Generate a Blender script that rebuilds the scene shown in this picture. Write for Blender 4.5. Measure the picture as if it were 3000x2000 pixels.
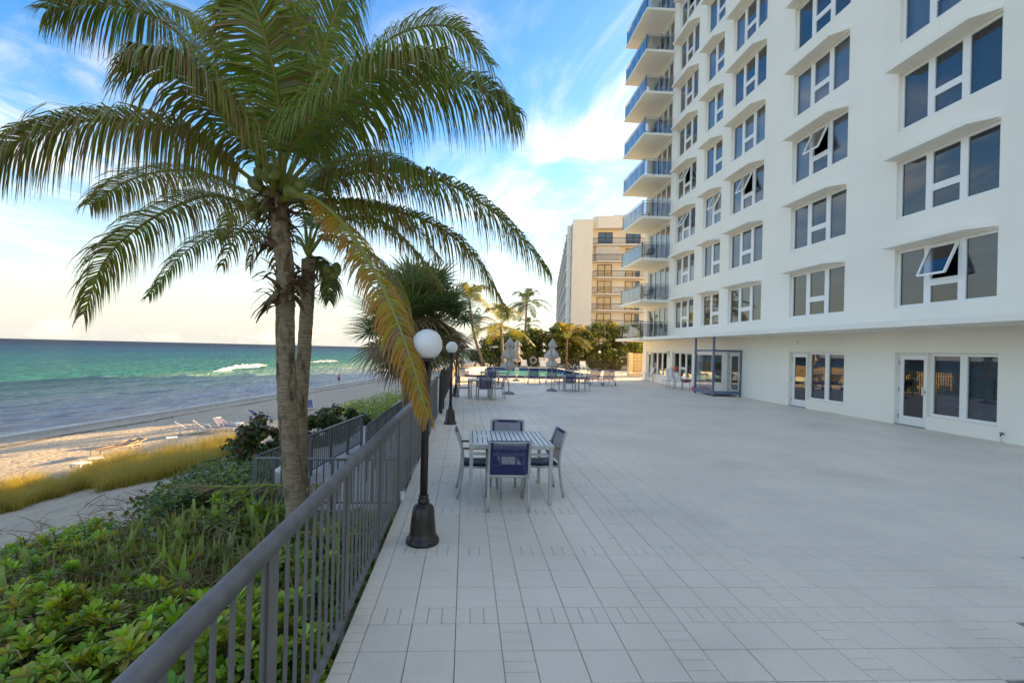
import bpy, bmesh, math, random
import numpy as np
from mathutils import Vector, Matrix, noise as mnoise

for o in list(bpy.data.objects): bpy.data.objects.remove(o)
scene = bpy.context.scene
COL = scene.collection
R_ = math.radians

# ------------------------------------------------------------------ camera
CAM = np.array([0.6335, -3.3442, 1.9357])
FPX, CX, CY = 1382.4154, 1430.1195, 1022.4114           # focal length and principal point, in pixels of a 3000 x 2000 frame
YAW, PITCH, ROLL = 0.0476, 0.0014, 0.0238
def camera_axes():
    fwd = np.array([math.sin(YAW)*math.cos(PITCH), math.cos(YAW)*math.cos(PITCH), math.sin(PITCH)])
    right = np.array([math.cos(YAW), -math.sin(YAW), 0.0]); up = np.cross(right, fwd)
    return (right*math.cos(ROLL)+up*math.sin(ROLL), -right*math.sin(ROLL)+up*math.cos(ROLL), fwd)
AX_R, AX_U, AX_F = camera_axes()
cd = bpy.data.cameras.new('camera'); cam = bpy.data.objects.new('camera', cd); COL.objects.link(cam)
M = Matrix.Identity(4)
for i in range(3):
    M[i][0] = AX_R[i]; M[i][1] = AX_U[i]; M[i][2] = -AX_F[i]; M[i][3] = CAM[i]
cam.matrix_world = M
cd.sensor_width = 36.0; cd.lens = FPX/3000*36
cd.shift_x = (1500-CX)/3000; cd.shift_y = (CY-1000)/3000
cd.clip_start = 0.05; cd.clip_end = 60000
scene.camera = cam
def ray(px, py): return AX_F + AX_R*(px-CX)/FPX - AX_U*(py-CY)/FPX
def at(px, py, Y):
    d = ray(px, py); return CAM + d*((Y-CAM[1])/d[1])
def on_deck(px, py, z=0.0):
    d = ray(px, py); return CAM + d*((z-CAM[2])/d[2])

# ------------------------------------------------------------------ sky and sun
SUN_EL = R_(14.0); SUN_AZ = math.atan2(0.83, 0.55)       # azimuth from +Y towards +X
w = bpy.data.worlds.new('World'); scene.world = w; w.use_nodes = True
nt = w.node_tree; nt.nodes.clear()
def N(t, kind, **kw):
    n = t.nodes.new(kind)
    for k, v in kw.items():
        if k.startswith('i_'):
            n.inputs[int(k[2:]) if k[2:].isdigit() else k[2:]].default_value = v
        else: setattr(n, k, v)
    return n
def L(t, a, b): t.links.new(a, b)
def math_(t, op, a, b=None, c=None):
    n = N(t, 'ShaderNodeMath', operation=op)
    for i, v in enumerate((a, b, c)):
        if v is None: continue
        if hasattr(v, 'links'): L(t, v, n.inputs[i])
        else: n.inputs[i].default_value = v
    return n.outputs[0]
def maprange(t, v, a, b, c=0.0, d=1.0, smooth=True):
    n = N(t, 'ShaderNodeMapRange'); n.interpolation_type = 'SMOOTHSTEP' if smooth else 'LINEAR'
    L(t, v, n.inputs[0]); n.inputs[1].default_value = a; n.inputs[2].default_value = b
    n.inputs[3].default_value = c; n.inputs[4].default_value = d
    return n.outputs[0]
def mixcol(t, fac, a, b, blend='MIX'):
    n = N(t, 'ShaderNodeMix'); n.data_type = 'RGBA'; n.blend_type = blend
    for s, v in ((0, fac), (6, a), (7, b)):
        if hasattr(v, 'links'): L(t, v, n.inputs[s])
        elif s == 0: n.inputs[0].default_value = v
        else: n.inputs[s].default_value = (*v, 1.0)
    return n.outputs[2]
sky = N(nt, 'ShaderNodeTexSky'); sky.sky_type = 'NISHITA'; sky.sun_disc = False
sky.sun_elevation = SUN_EL; sky.sun_rotation = SUN_AZ
sky.air_density = 1.0; sky.dust_density = 0.6; sky.ozone_density = 2.5; sky.altitude = 5
tc = N(nt, 'ShaderNodeTexCoord')
sep = N(nt, 'ShaderNodeSeparateXYZ'); L(nt, tc.outputs['Generated'], sep.inputs[0])
zz = math_(nt, 'MAXIMUM', sep.outputs[2], 0.02)
cmb = N(nt, 'ShaderNodeCombineXYZ')
L(nt, math_(nt, 'DIVIDE', sep.outputs[0], zz), cmb.inputs[0]); L(nt, math_(nt, 'DIVIDE', sep.outputs[1], zz), cmb.inputs[1])
mp = N(nt, 'ShaderNodeMapping'); L(nt, cmb.outputs[0], mp.inputs[0]); mp.inputs['Location'].default_value = (3.1, 1.7, 0)
mp.inputs['Rotation'].default_value = (0, 0, R_(-28)); mp.inputs['Scale'].default_value = (1.1, 0.62, 1)
n1 = N(nt, 'ShaderNodeTexNoise', i_Scale=1.1, i_Detail=9.0, i_Roughness=0.62, i_Distortion=1.1); L(nt, mp.outputs[0], n1.inputs['Vector'])
mp2 = N(nt, 'ShaderNodeMapping'); L(nt, cmb.outputs[0], mp2.inputs[0]); mp2.inputs['Scale'].default_value = (0.35, 0.3, 1); mp2.inputs['Location'].default_value = (3.0, 1.1, 0)
n2 = N(nt, 'ShaderNodeTexNoise', i_Scale=1.0, i_Detail=3.0); L(nt, mp2.outputs[0], n2.inputs['Vector'])
cir = math_(nt, 'MULTIPLY', maprange(nt, n1.outputs[0], 0.38, 0.74), maprange(nt, n2.outputs[0], 0.30, 0.60, 0.15, 1.0))
cir = math_(nt, 'MULTIPLY', cir, maprange(nt, sep.outputs[2], 0.05, 0.36, 0.08, 0.78))
# low cumulus along the sea horizon
az = math_(nt, 'ARCTAN2', sep.outputs[0], sep.outputs[1])
cmb2 = N(nt, 'ShaderNodeCombineXYZ'); L(nt, math_(nt, 'MULTIPLY', az, 9.0), cmb2.inputs[0]); L(nt, math_(nt, 'MULTIPLY', sep.outputs[2], 17.0), cmb2.inputs[1])
n3 = N(nt, 'ShaderNodeTexNoise', i_Scale=0.75, i_Detail=7.0, i_Roughness=0.55); L(nt, cmb2.outputs[0], n3.inputs['Vector'])
cum = maprange(nt, math_(nt, 'SUBTRACT', n3.outputs[0], math_(nt, 'MULTIPLY', sep.outputs[2], 1.6)), 0.50, 0.57)
cum = math_(nt, 'MULTIPLY', math_(nt, 'MULTIPLY', cum, maprange(nt, sep.outputs[2], 0.0, 0.012)), 0.9)
haze = maprange(nt, sep.outputs[2], 0.37, -0.03, 0.0, 0.97)
hsv = N(nt, 'ShaderNodeHueSaturation', i_Saturation=1.38, i_Value=0.84, i_Hue=0.514); L(nt, sky.outputs[0], hsv.inputs['Color'])
c1 = mixcol(nt, haze, hsv.outputs[0], (1.2, 1.36, 1.72))
c2 = mixcol(nt, cir, c1, (2.9, 2.8, 2.65))
c3 = mixcol(nt, cum, c2, (2.2, 2.15, 2.1))
bg = N(nt, 'ShaderNodeBackground', i_Strength=0.15); L(nt, c3, bg.inputs[0])
wo = N(nt, 'ShaderNodeOutputWorld'); L(nt, bg.outputs[0], wo.inputs[0])
sl = bpy.data.lights.new('sun', 'SUN'); sl.energy = 5.0; sl.angle = R_(0.53); sl.color = (1.0, 0.74, 0.42)
so = bpy.data.objects.new('sun', sl); COL.objects.link(so)
sdir = Vector((math.sin(SUN_AZ)*math.cos(SUN_EL), math.cos(SUN_AZ)*math.cos(SUN_EL), math.sin(SUN_EL)))
so.rotation_euler = sdir.to_track_quat('Z', 'Y').to_euler(); so.location = (30, 20, 40)
vs = scene.view_settings; vs.view_transform = 'Standard'; vs.look = 'None'; vs.gamma = 1.0; vs.exposure = 2.1
vs.use_white_balance = True; vs.white_balance_temperature = 9300; vs.white_balance_tint = 6
vs.use_curve_mapping = False
scene.cycles.max_bounces = 8; scene.cycles.transparent_max_bounces = 24
scene.cycles.use_denoising = True

# ------------------------------------------------------------------ helpers
class MB:
    def __init__(s): s.v = []; s.f = []; s.c = []
    def add(s, vs, fs, col=None):
        b = len(s.v); s.v.extend([tuple(p) for p in vs]); s.f.extend([tuple(i+b for i in f) for f in fs])
        if col is not None:
            if isinstance(col[0], (tuple, list)): s.c.extend(col)
            else: s.c.extend([col]*len(vs))
        return s
    def box(s, x0, x1, y0, y1, z0, z1, col=None):
        return s.add([(x0,y0,z0),(x1,y0,z0),(x1,y1,z0),(x0,y1,z0),(x0,y0,z1),(x1,y0,z1),(x1,y1,z1),(x0,y1,z1)],
              [(3,2,1,0),(4,5,6,7),(0,1,5,4),(1,2,6,5),(2,3,7,6),(3,0,4,7)], col)
    def bar(s, a, b, wx, wy, up=(0,0,1), col=None):
        a = Vector(a); b = Vector(b); t = (b-a).normalized(); u = Vector(up)
        if abs(t.dot(u)) > 0.98: u = Vector((0,1,0))
        x = t.cross(u).normalized(); y = x.cross(t)
        q = [(-1,-1),(1,-1),(1,1),(-1,1)]
        return s.add([p+x*i*wx/2+y*j*wy/2 for p in (a,b) for i,j in q], [(3,2,1,0),(4,5,6,7),(0,1,5,4),(1,2,6,5),(2,3,7,6),(3,0,4,7)], col)
    def tube(s, pts, r, n=8, cap=True, col=None):
        pts = [Vector(p) for p in pts]; m = len(pts)
        rr = list(r) if hasattr(r, '__len__') else [r]*m
        t0 = (pts[1]-pts[0]).normalized(); ref = Vector((0,0,1)) if abs(t0.z) < 0.9 else Vector((1,0,0))
        x = t0.cross(ref).normalized(); vs = []
        for i, p in enumerate(pts):
            t = (pts[min(i+1,m-1)]-pts[max(i-1,0)]).normalized()
            x = (x - t*x.dot(t)).normalized(); y = t.cross(x)
            for k in range(n):
                a = 2*math.pi*k/n; vs.append(p+(x*math.cos(a)+y*math.sin(a))*rr[i])
        fs = [(i*n+k, i*n+(k+1)%n, (i+1)*n+(k+1)%n, (i+1)*n+k) for i in range(m-1) for k in range(n)]
        if cap: fs += [tuple(range(n-1,-1,-1)), tuple((m-1)*n+k for k in range(n))]
        if col is not None and isinstance(col[0], (tuple, list)): col = [c for c in col for _ in range(n)]
        return s.add(vs, fs, col)
    def lathe(s, prof, n=16, c=(0,0,0), fn=None, col=None):
        vs = []
        for i, (r, z) in enumerate(prof):
            for k in range(n):
                a = 2*math.pi*k/n; q = r if fn is None else r*fn(a, i, z)
                vs.append((c[0]+q*math.cos(a), c[1]+q*math.sin(a), c[2]+z))
        m = len(prof); fs = [(i*n+k, i*n+(k+1)%n, (i+1)*n+(k+1)%n, (i+1)*n+k) for i in range(m-1) for k in range(n)]
        fs += [tuple(range(n-1,-1,-1)), tuple((m-1)*n+k for k in range(n))]
        return s.add(vs, fs, col)
    def prism(s, poly, z0, z1):
        n = len(poly)
        return s.add([(x,y,z0) for x,y in poly]+[(x,y,z1) for x,y in poly],
              [tuple(range(n-1,-1,-1)), tuple(range(n,2*n))]+[(i,(i+1)%n,n+(i+1)%n,n+i) for i in range(n)])
    def mesh(s, name, mat, smooth=False):
        me = bpy.data.meshes.new(name); me.from_pydata(s.v, [], s.f)
        if s.c and len(s.c) == len(s.v):
            at_ = me.color_attributes.new('Col', 'FLOAT_COLOR', 'POINT')
            at_.data.foreach_set('color', np.array([(*c[:3], 1.0) for c in s.c], dtype=np.float32).ravel())
        if mat is not None: me.materials.append(mat)
        if smooth: me.polygons.foreach_set('use_smooth', [True]*len(me.polygons))
        me.update(); return me
    def build(s, name, mat, parent=None, smooth=False, loc=None, rot=None):
        return place(name, s.mesh(name, mat, smooth), parent, loc, rot)
def place(name, me, parent=None, loc=None, rot=None):
    o = bpy.data.objects.new(name, me); COL.objects.link(o)
    if parent is not None: o.parent = parent
    if loc is not None: o.location = loc
    if rot is not None: o.rotation_euler = rot
    return o
def tag(o, label=None, cat=None, group=None, kind=None):
    if label: o['label'] = label
    if cat: o['category'] = cat
    if group: o['group'] = group
    if kind: o['kind'] = kind
    return o
def empty(name, loc=(0,0,0), rz=0.0):
    o = bpy.data.objects.new(name, None); COL.objects.link(o); o.location = loc; o.rotation_euler = (0,0,rz); o.empty_display_size = 0.1
    return o
def copy_tree(o, parent=None):
    c = o.copy(); COL.objects.link(c); c.parent = parent
    for ch in list(o.children): copy_tree(ch, c)
    return c
def soft(o, wd=0.008, seg=2):
    m = o.modifiers.new('bevel', 'BEVEL'); m.width = wd; m.segments = seg; m.limit_method = 'ANGLE'; m.angle_limit = R_(40)
    return o
def catmull(P, n):
    P = [np.array(p, float) for p in P]; P = [2*P[0]-P[1]]+P+[2*P[-1]-P[-2]]
    k = len(P)-3; out = []
    for i in range(n):
        t = i/(n-1)*k; j = min(int(t), k-1); t -= j; a, b, c, d = P[j:j+4]
        out.append(0.5*((2*b)+(-a+c)*t+(2*a-5*b+4*c-d)*t*t+(-a+3*b-3*c+d)*t**3))
    return out

# ------------------------------------------------------------------ materials
def mat(name, col, rough=0.6, metal=0.0, spec=0.5, var=0.0, vscale=3.0, bump=0.0, bscale=40.0, col2=None, stretch=None, trans=None):
    m = bpy.data.materials.new(name); m.use_nodes = True; t = m.node_tree; b = t.nodes['Principled BSDF']
    b.inputs['Roughness'].default_value = rough; b.inputs['Metallic'].default_value = metal
    b.inputs['Specular IOR Level'].default_value = spec
    b.inputs['Base Color'].default_value = (*col, 1)
    if var or bump:
        tcn = N(t, 'ShaderNodeTexCoord'); vec = tcn.outputs['Object']
        if stretch:
            mpn = N(t, 'ShaderNodeMapping'); L(t, vec, mpn.inputs[0]); mpn.inputs['Scale'].default_value = stretch; vec = mpn.outputs[0]
    if var:
        nz = N(t, 'ShaderNodeTexNoise', i_Scale=vscale, i_Detail=6.0, i_Roughness=0.6); L(t, vec, nz.inputs['Vector'])
        c2 = col2 if col2 else tuple(c*(1-var) for c in col)
        L(t, mixcol(t, maprange(t, nz.outputs[0], 0.35, 0.68), col, c2), b.inputs['Base Color'])
    if bump:
        nb = N(t, 'ShaderNodeTexNoise', i_Scale=bscale, i_Detail=4.0); L(t, vec, nb.inputs['Vector'])
        bp = N(t, 'ShaderNodeBump', i_Strength=bump, i_Distance=0.01); L(t, nb.outputs[0], bp.inputs['Height']); L(t, bp.outputs[0], b.inputs['Normal'])
    return m
def leaf_mat(name, trans=0.35, rough=0.45, spec=0.35):
    m = bpy.data.materials.new(name); m.use_nodes = True; t = m.node_tree; b = t.nodes['Principled BSDF']; out = t.nodes['Material Output']
    a = N(t, 'ShaderNodeAttribute', attribute_name='Col')
    L(t, a.outputs['Color'], b.inputs['Base Color']); b.inputs['Roughness'].default_value = rough; b.inputs['Specular IOR Level'].default_value = spec
    tr = N(t, 'ShaderNodeBsdfTranslucent')
    hs = N(t, 'ShaderNodeHueSaturation', i_Saturation=1.15, i_Value=1.5); hs.inputs['Hue'].default_value = 0.485
    L(t, a.outputs['Color'], hs.inputs['Color']); L(t, hs.outputs[0], tr.inputs[0])
    mx = N(t, 'ShaderNodeMixShader', i_0=trans); L(t, b.outputs[0], mx.inputs[1]); L(t, tr.outputs[0], mx.inputs[2]); L(t, mx.outputs[0], out.inputs[0])
    return m
def glass_mat(name, tint=(0.75,0.8,0.82), ior=1.5, boost=1.0):
    m = bpy.data.materials.new(name); m.use_nodes = True; t = m.node_tree; t.nodes.clear()
    fr = N(t, 'ShaderNodeFresnel', i_IOR=ior); tr = N(t, 'ShaderNodeBsdfTransparent'); tr.inputs[0].default_value = (*tint, 1)
    gl = N(t, 'ShaderNodeBsdfGlossy'); gl.inputs['Roughness'].default_value = 0.01; gl.inputs[0].default_value = (0.95,0.97,1,1)
    mx = N(t, 'ShaderNodeMixShader'); L(t, math_(t, 'MINIMUM', math_(t, 'MULTIPLY', fr.outputs[0], boost), 1.0), mx.inputs[0]); L(t, tr.outputs[0], mx.inputs[1]); L(t, gl.outputs[0], mx.inputs[2])
    o = N(t, 'ShaderNodeOutputMaterial'); L(t, mx.outputs[0], o.inputs[0])
    return m
MT = {}
def stucco_mat():
    m = bpy.data.materials.new('white_stucco'); m.use_nodes = True; t = m.node_tree; b = t.nodes['Principled BSDF']
    b.inputs['Roughness'].default_value = 0.9; b.inputs['Specular IOR Level'].default_value = 0.15
    g = N(t, 'ShaderNodeNewGeometry')
    m1 = N(t, 'ShaderNodeMapping'); L(t, g.outputs['Position'], m1.inputs[0]); m1.inputs['Scale'].default_value = (2.2,2.2,0.22)
    n1 = N(t, 'ShaderNodeTexNoise', i_Scale=1.6, i_Detail=8.0, i_Roughness=0.7); L(t, m1.outputs[0], n1.inputs['Vector'])
    n2 = N(t, 'ShaderNodeTexNoise', i_Scale=0.5, i_Detail=4.0); L(t, g.outputs['Position'], n2.inputs['Vector'])
    c = mixcol(t, maprange(t, n2.outputs[0], 0.35, 0.7), (0.92,0.85,0.735), (0.88,0.815,0.70))
    c = mixcol(t, maprange(t, n1.outputs[0], 0.55, 0.80, 0.0, 0.30), c, (0.62,0.56,0.47))
    L(t, c, b.inputs['Base Color'])
    n3 = N(t, 'ShaderNodeTexNoise', i_Scale=38.0, i_Detail=3.0); L(t, g.outputs['Position'], n3.inputs['Vector'])
    bp = N(t, 'ShaderNodeBump', i_Strength=0.12, i_Distance=0.01); L(t, n3.outputs[0], bp.inputs['Height']); L(t, bp.outputs[0], b.inputs['Normal'])
    return m
MT['stucco'] = stucco_mat()
MT['soffit'] = mat('soffit_paint', (0.76,0.69,0.58), 0.85, spec=0.2, var=0.08, vscale=1.2, bump=0.2, bscale=60)
MT['whiteframe'] = mat('white_aluminium_frame', (0.84,0.81,0.76), 0.35, spec=0.4)
MT['glass'] = glass_mat('window_glass', (0.58,0.62,0.70), 1.55, 2.0)
MT['bglass'] = glass_mat('balcony_glass', (0.62,0.66,0.70), 1.5, 1.9)
MT['dark'] = mat('interior_shade', (0.035,0.034,0.036), 0.9)  # near-black colour stands for the shade inside the rooms
MT['blind'] = mat('fabric_blind', (0.50,0.50,0.50), 0.8, var=0.1, vscale=2)
MT['blackframe'] = mat('dark_bronze_frame', (0.02,0.019,0.018), 0.4)
MT['rail'] = mat('grey_painted_rail', (0.17,0.16,0.16), 0.38, spec=0.5, var=0.25, vscale=9, bump=0.08, bscale=120)
MT['bar'] = mat('grey_painted_bars', (0.155,0.145,0.14), 0.5, var=0.18, vscale=7)
MT['darkbar'] = mat('black_painted_bars', (0.03,0.028,0.027), 0.5)
MT['lamp_iron'] = mat('black_cast_iron', (0.014,0.012,0.011), 0.3, spec=0.5, var=0.6, vscale=9, col2=(0.032,0.022,0.017), bump=0.3, bscale=50)
MT['silver'] = mat('silver_aluminium', (0.46,0.46,0.45), 0.42, metal=0.35, var=0.15, vscale=10)
MT['slat'] = mat('brushed_slats', (0.40,0.40,0.41), 0.35, metal=0.45, var=0.15, vscale=6)
MT['teak'] = mat('teak_armrest', (0.28,0.13,0.05), 0.55, var=0.4, vscale=30)
MT['navy'] = mat('navy_sling', (0.012,0.018,0.10), 0.6, var=0.2, vscale=25)
MT['umbrella'] = mat('taupe_canvas', (0.60,0.53,0.45), 0.9, spec=0.1, var=0.15, vscale=9, bump=0.3, bscale=18)
MT['concrete'] = mat('grey_concrete', (0.25,0.25,0.26), 0.75, var=0.3, vscale=9)
MT['whiteplastic'] = mat('white_plastic', (0.74,0.73,0.70), 0.45)
MT['chrome'] = mat('polished_steel', (0.7,0.7,0.7), 0.12, metal=1.0)
MT['bluetile'] = mat('blue_pool_tile', (0.03,0.06,0.20), 0.2, var=0.3, vscale=8)
MT['cream'] = mat('cream_stucco', (0.88,0.77,0.61), 0.85, spec=0.2, var=0.06, vscale=0.3)
MT['blueframe'] = mat('slate_blue_paint', (0.12,0.17,0.24), 0.5, var=0.15, vscale=8)
MT['vestglass'] = glass_mat('vestibule_glass', (0.9,0.91,0.92), 1.4, 0.8)
MT['black'] = mat('black_rubber', (0.012,0.012,0.012), 0.8)
MT['red'] = mat('red_cushion', (0.30,0.02,0.015), 0.7)
MT['pink'] = mat('pink_vinyl', (0.75,0.02,0.22), 0.4)
MT['orange'] = mat('orange_plastic', (0.7,0.10,0.02), 0.5)
MT['trunk'] = None
def navy_mesh():
    m = mat('navy_mesh', (0.014,0.02,0.11), 0.6); t = m.node_tree; b = t.nodes['Principled BSDF']; out = t.nodes['Material Output']
    tr = N(t, 'ShaderNodeBsdfTransparent'); mx = N(t, 'ShaderNodeMixShader', i_0=0.30)
    L(t, b.outputs[0], mx.inputs[1]); L(t, tr.outputs[0], mx.inputs[2]); L(t, mx.outputs[0], out.inputs[0]); return m
MT['navymesh'] = navy_mesh()
MT['leaf'] = leaf_mat('broad_leaf', 0.30, 0.40)
MT['palmleaf'] = leaf_mat('palm_leaf', 0.30, 0.36, 0.5)
MT['grass'] = leaf_mat('dune_grass', 0.5, 0.6, 0.2)
MT['dry'] = leaf_mat('dry_leaf', 0.12, 0.8, 0.1)
def bark(name, ca, cb, ring=16.0):
    m = bpy.data.materials.new(name); m.use_nodes = True; t = m.node_tree; b = t.nodes['Principled BSDF']; b.inputs['Roughness'].default_value = 0.9; b.inputs['Specular IOR Level'].default_value = 0.15
    tcn = N(t, 'ShaderNodeTexCoord'); mpn = N(t, 'ShaderNodeMapping'); L(t, tcn.outputs['Object'], mpn.inputs[0]); mpn.inputs['Scale'].default_value = (5,5,1.6)
    nz = N(t, 'ShaderNodeTexNoise', i_Scale=1.3, i_Detail=6.0, i_Roughness=0.7); L(t, mpn.outputs[0], nz.inputs['Vector'])
    mp3 = N(t, 'ShaderNodeMapping'); L(t, tcn.outputs['Object'], mp3.inputs[0]); mp3.inputs['Scale'].default_value = (6,6,42)
    nf = N(t, 'ShaderNodeTexNoise', i_Scale=1.0, i_Detail=5.0, i_Roughness=0.7); L(t, mp3.outputs[0], nf.inputs['Vector'])
    c = mixcol(t, maprange(t, nz.outputs[0], 0.50, 0.66), ca, cb)
    c = mixcol(t, maprange(t, nf.outputs[0], 0.42, 0.62, 0.0, 0.65), c, tuple(x*0.42 for x in ca))
    L(t, c, b.inputs['Base Color'])
    bp = N(t, 'ShaderNodeBump', i_Strength=0.8, i_Distance=0.02); L(t, nf.outputs[0], bp.inputs['Height']); L(t, bp.outputs[0], b.inputs['Normal'])
    return m
MT['trunk'] = bark('palm_bark', (0.36,0.265,0.175), (0.06,0.044,0.033))
MT['branch'] = bark('grey_branch', (0.16,0.12,0.085), (0.07,0.055,0.04))
# ------------------------------------------------------------------ ground, beach and sea
def shore_x(Y): return -38.7+0.18*Y
PROF = [(-80,-9.5),(-12,-6.2),(0,-5.2),(4,-4.8),(9,-4.3),(16,-3.8),(22,-3.2),(26,-2.65),(29,-2.2),(32,-1.65),(34.5,-1.18),(38,-1.0),(48,-1.0),(70,-0.7),(400,-0.4)]
PU = [p[0] for p in PROF]; PZ = [p[1] for p in PROF]
def ground_z(x, y):
    z = float(np.interp(x-shore_x(y), PU, PZ)); u = x-shore_x(y)
    if u > 6: z += 0.10*mnoise.noise((x*0.35, y*0.35, 1.3)) + 0.03*mnoise.noise((x*1.4, y*1.4, 4.0))
    if -4.6 < x < -0.2 and 4.5 < y < 20: z = min(z, -1.5)
    return z
def on_ground(px, py):
    d = ray(px, py); t = 3.0
    while t < 400:
        p = CAM+d*t
        if p[2] < ground_z(p[0], p[1]): return p
        t += 0.05 if t < 40 else 0.3
    return CAM+d*t
def grid_mesh(xs, ys, zf):
    X, Y = np.meshgrid(xs, ys); vs = [(float(x), float(y), zf(float(x), float(y))) for x, y in zip(X.ravel(), Y.ravel())]
    nx = len(xs); fs = [(j*nx+i, j*nx+i+1, (j+1)*nx+i+1, (j+1)*nx+i) for j in range(len(ys)-1) for i in range(nx-1)]
    return vs, fs
def sand_mat():
    m = bpy.data.materials.new('beach_sand'); m.use_nodes = True; t = m.node_tree; b = t.nodes['Principled BSDF']
    b.inputs['Roughness'].default_value = 0.95; b.inputs['Specular IOR Level'].default_value = 0.1
    g = N(t, 'ShaderNodeNewGeometry'); s = N(t, 'ShaderNodeSeparateXYZ'); L(t, g.outputs['Position'], s.inputs[0])
    u = math_(t, 'SUBTRACT', s.outputs[0], math_(t, 'MULTIPLY_ADD', s.outputs[1], 0.18, -38.7))
    nz = N(t, 'ShaderNodeTexNoise', i_Scale=0.8, i_Detail=8.0, i_Roughness=0.65); L(t, g.outputs['Position'], nz.inputs['Vector'])
    mpn = N(t, 'ShaderNodeMapping'); L(t, g.outputs['Position'], mpn.inputs[0]); mpn.inputs['Rotation'].default_value = (0,0,R_(10)); mpn.inputs['Scale'].default_value = (1.6,0.5,1)
    nw = N(t, 'ShaderNodeTexNoise', i_Scale=2.4, i_Detail=8.0, i_Roughness=0.75); L(t, mpn.outputs[0], nw.inputs['Vector'])
    c = mixcol(t, maprange(t, nz.outputs[0], 0.3, 0.7), (0.49,0.415,0.32), (0.41,0.345,0.265))
    # seaweed and shell debris left by the last tides, in lines along the shore
    line = math_(t, 'ADD', maprange(t, math_(t, 'ABSOLUTE', math_(t, 'SUBTRACT', u, 7.6)), 1.1, 0.1, 0.0, 0.20), maprange(t, u, 7.5, 1.0, 0.0, 0.11))
    weed = maprange(t, math_(t, 'ADD', nw.outputs[0], line), 0.57, 0.67)
    c = mixcol(t, math_(t, 'MULTIPLY', weed, 0.8), c, (0.07,0.05,0.035))
    wet = maprange(t, math_(t, 'ADD', u, math_(t, 'MULTIPLY', nz.outputs[0], 1.5)), 4.0, 1.2)
    c = mixcol(t, wet, c, (0.20,0.165,0.135))
    L(t, c, b.inputs['Base Color'])
    L(t, maprange(t, wet, 0, 1, 0.95, 0.35), b.inputs['Roughness'])
    # footprints and rake marks
    nv = N(t, 'ShaderNodeTexVoronoi', i_Scale=2.6); L(t, g.outputs['Position'], nv.inputs['Vector'])
    nb = N(t, 'ShaderNodeTexNoise', i_Scale=4.0, i_Detail=6.0); L(t, mpn.outputs[0], nb.inputs['Vector'])
    h = math_(t, 'ADD', math_(t, 'MULTIPLY', maprange(t, nv.outputs[0], 0.0, 0.35), 0.5), nb.outputs[0])
    bp = N(t, 'ShaderNodeBump', i_Strength=0.8, i_Distance=0.12); L(t, h, bp.inputs['Height']); L(t, bp.outputs[0], b.inputs['Normal'])
    return m
xs = np.concatenate([np.arange(-62,-44,2.0), np.arange(-44,-0.6,0.5), [-0.5,-0.22,0.5,4,8], np.arange(14,90,6.0), [120,200,400,900]])
ys = np.concatenate([np.arange(-14,46,0.5), np.arange(46,110,2.0), np.arange(110,240,8.0), [260,320,420,600,900,1500,3000]])
def beach_z(x, y):
    if x > -0.3 and y < 47.4: return -1.7
    return ground_z(x, y)
vs_, fs_ = grid_mesh(xs, ys, beach_z)
tag(MB().add(vs_, fs_).build('beach', sand_mat(), smooth=True), 'pale sand beach sloping from the dune down to the water', kind='structure')

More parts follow.
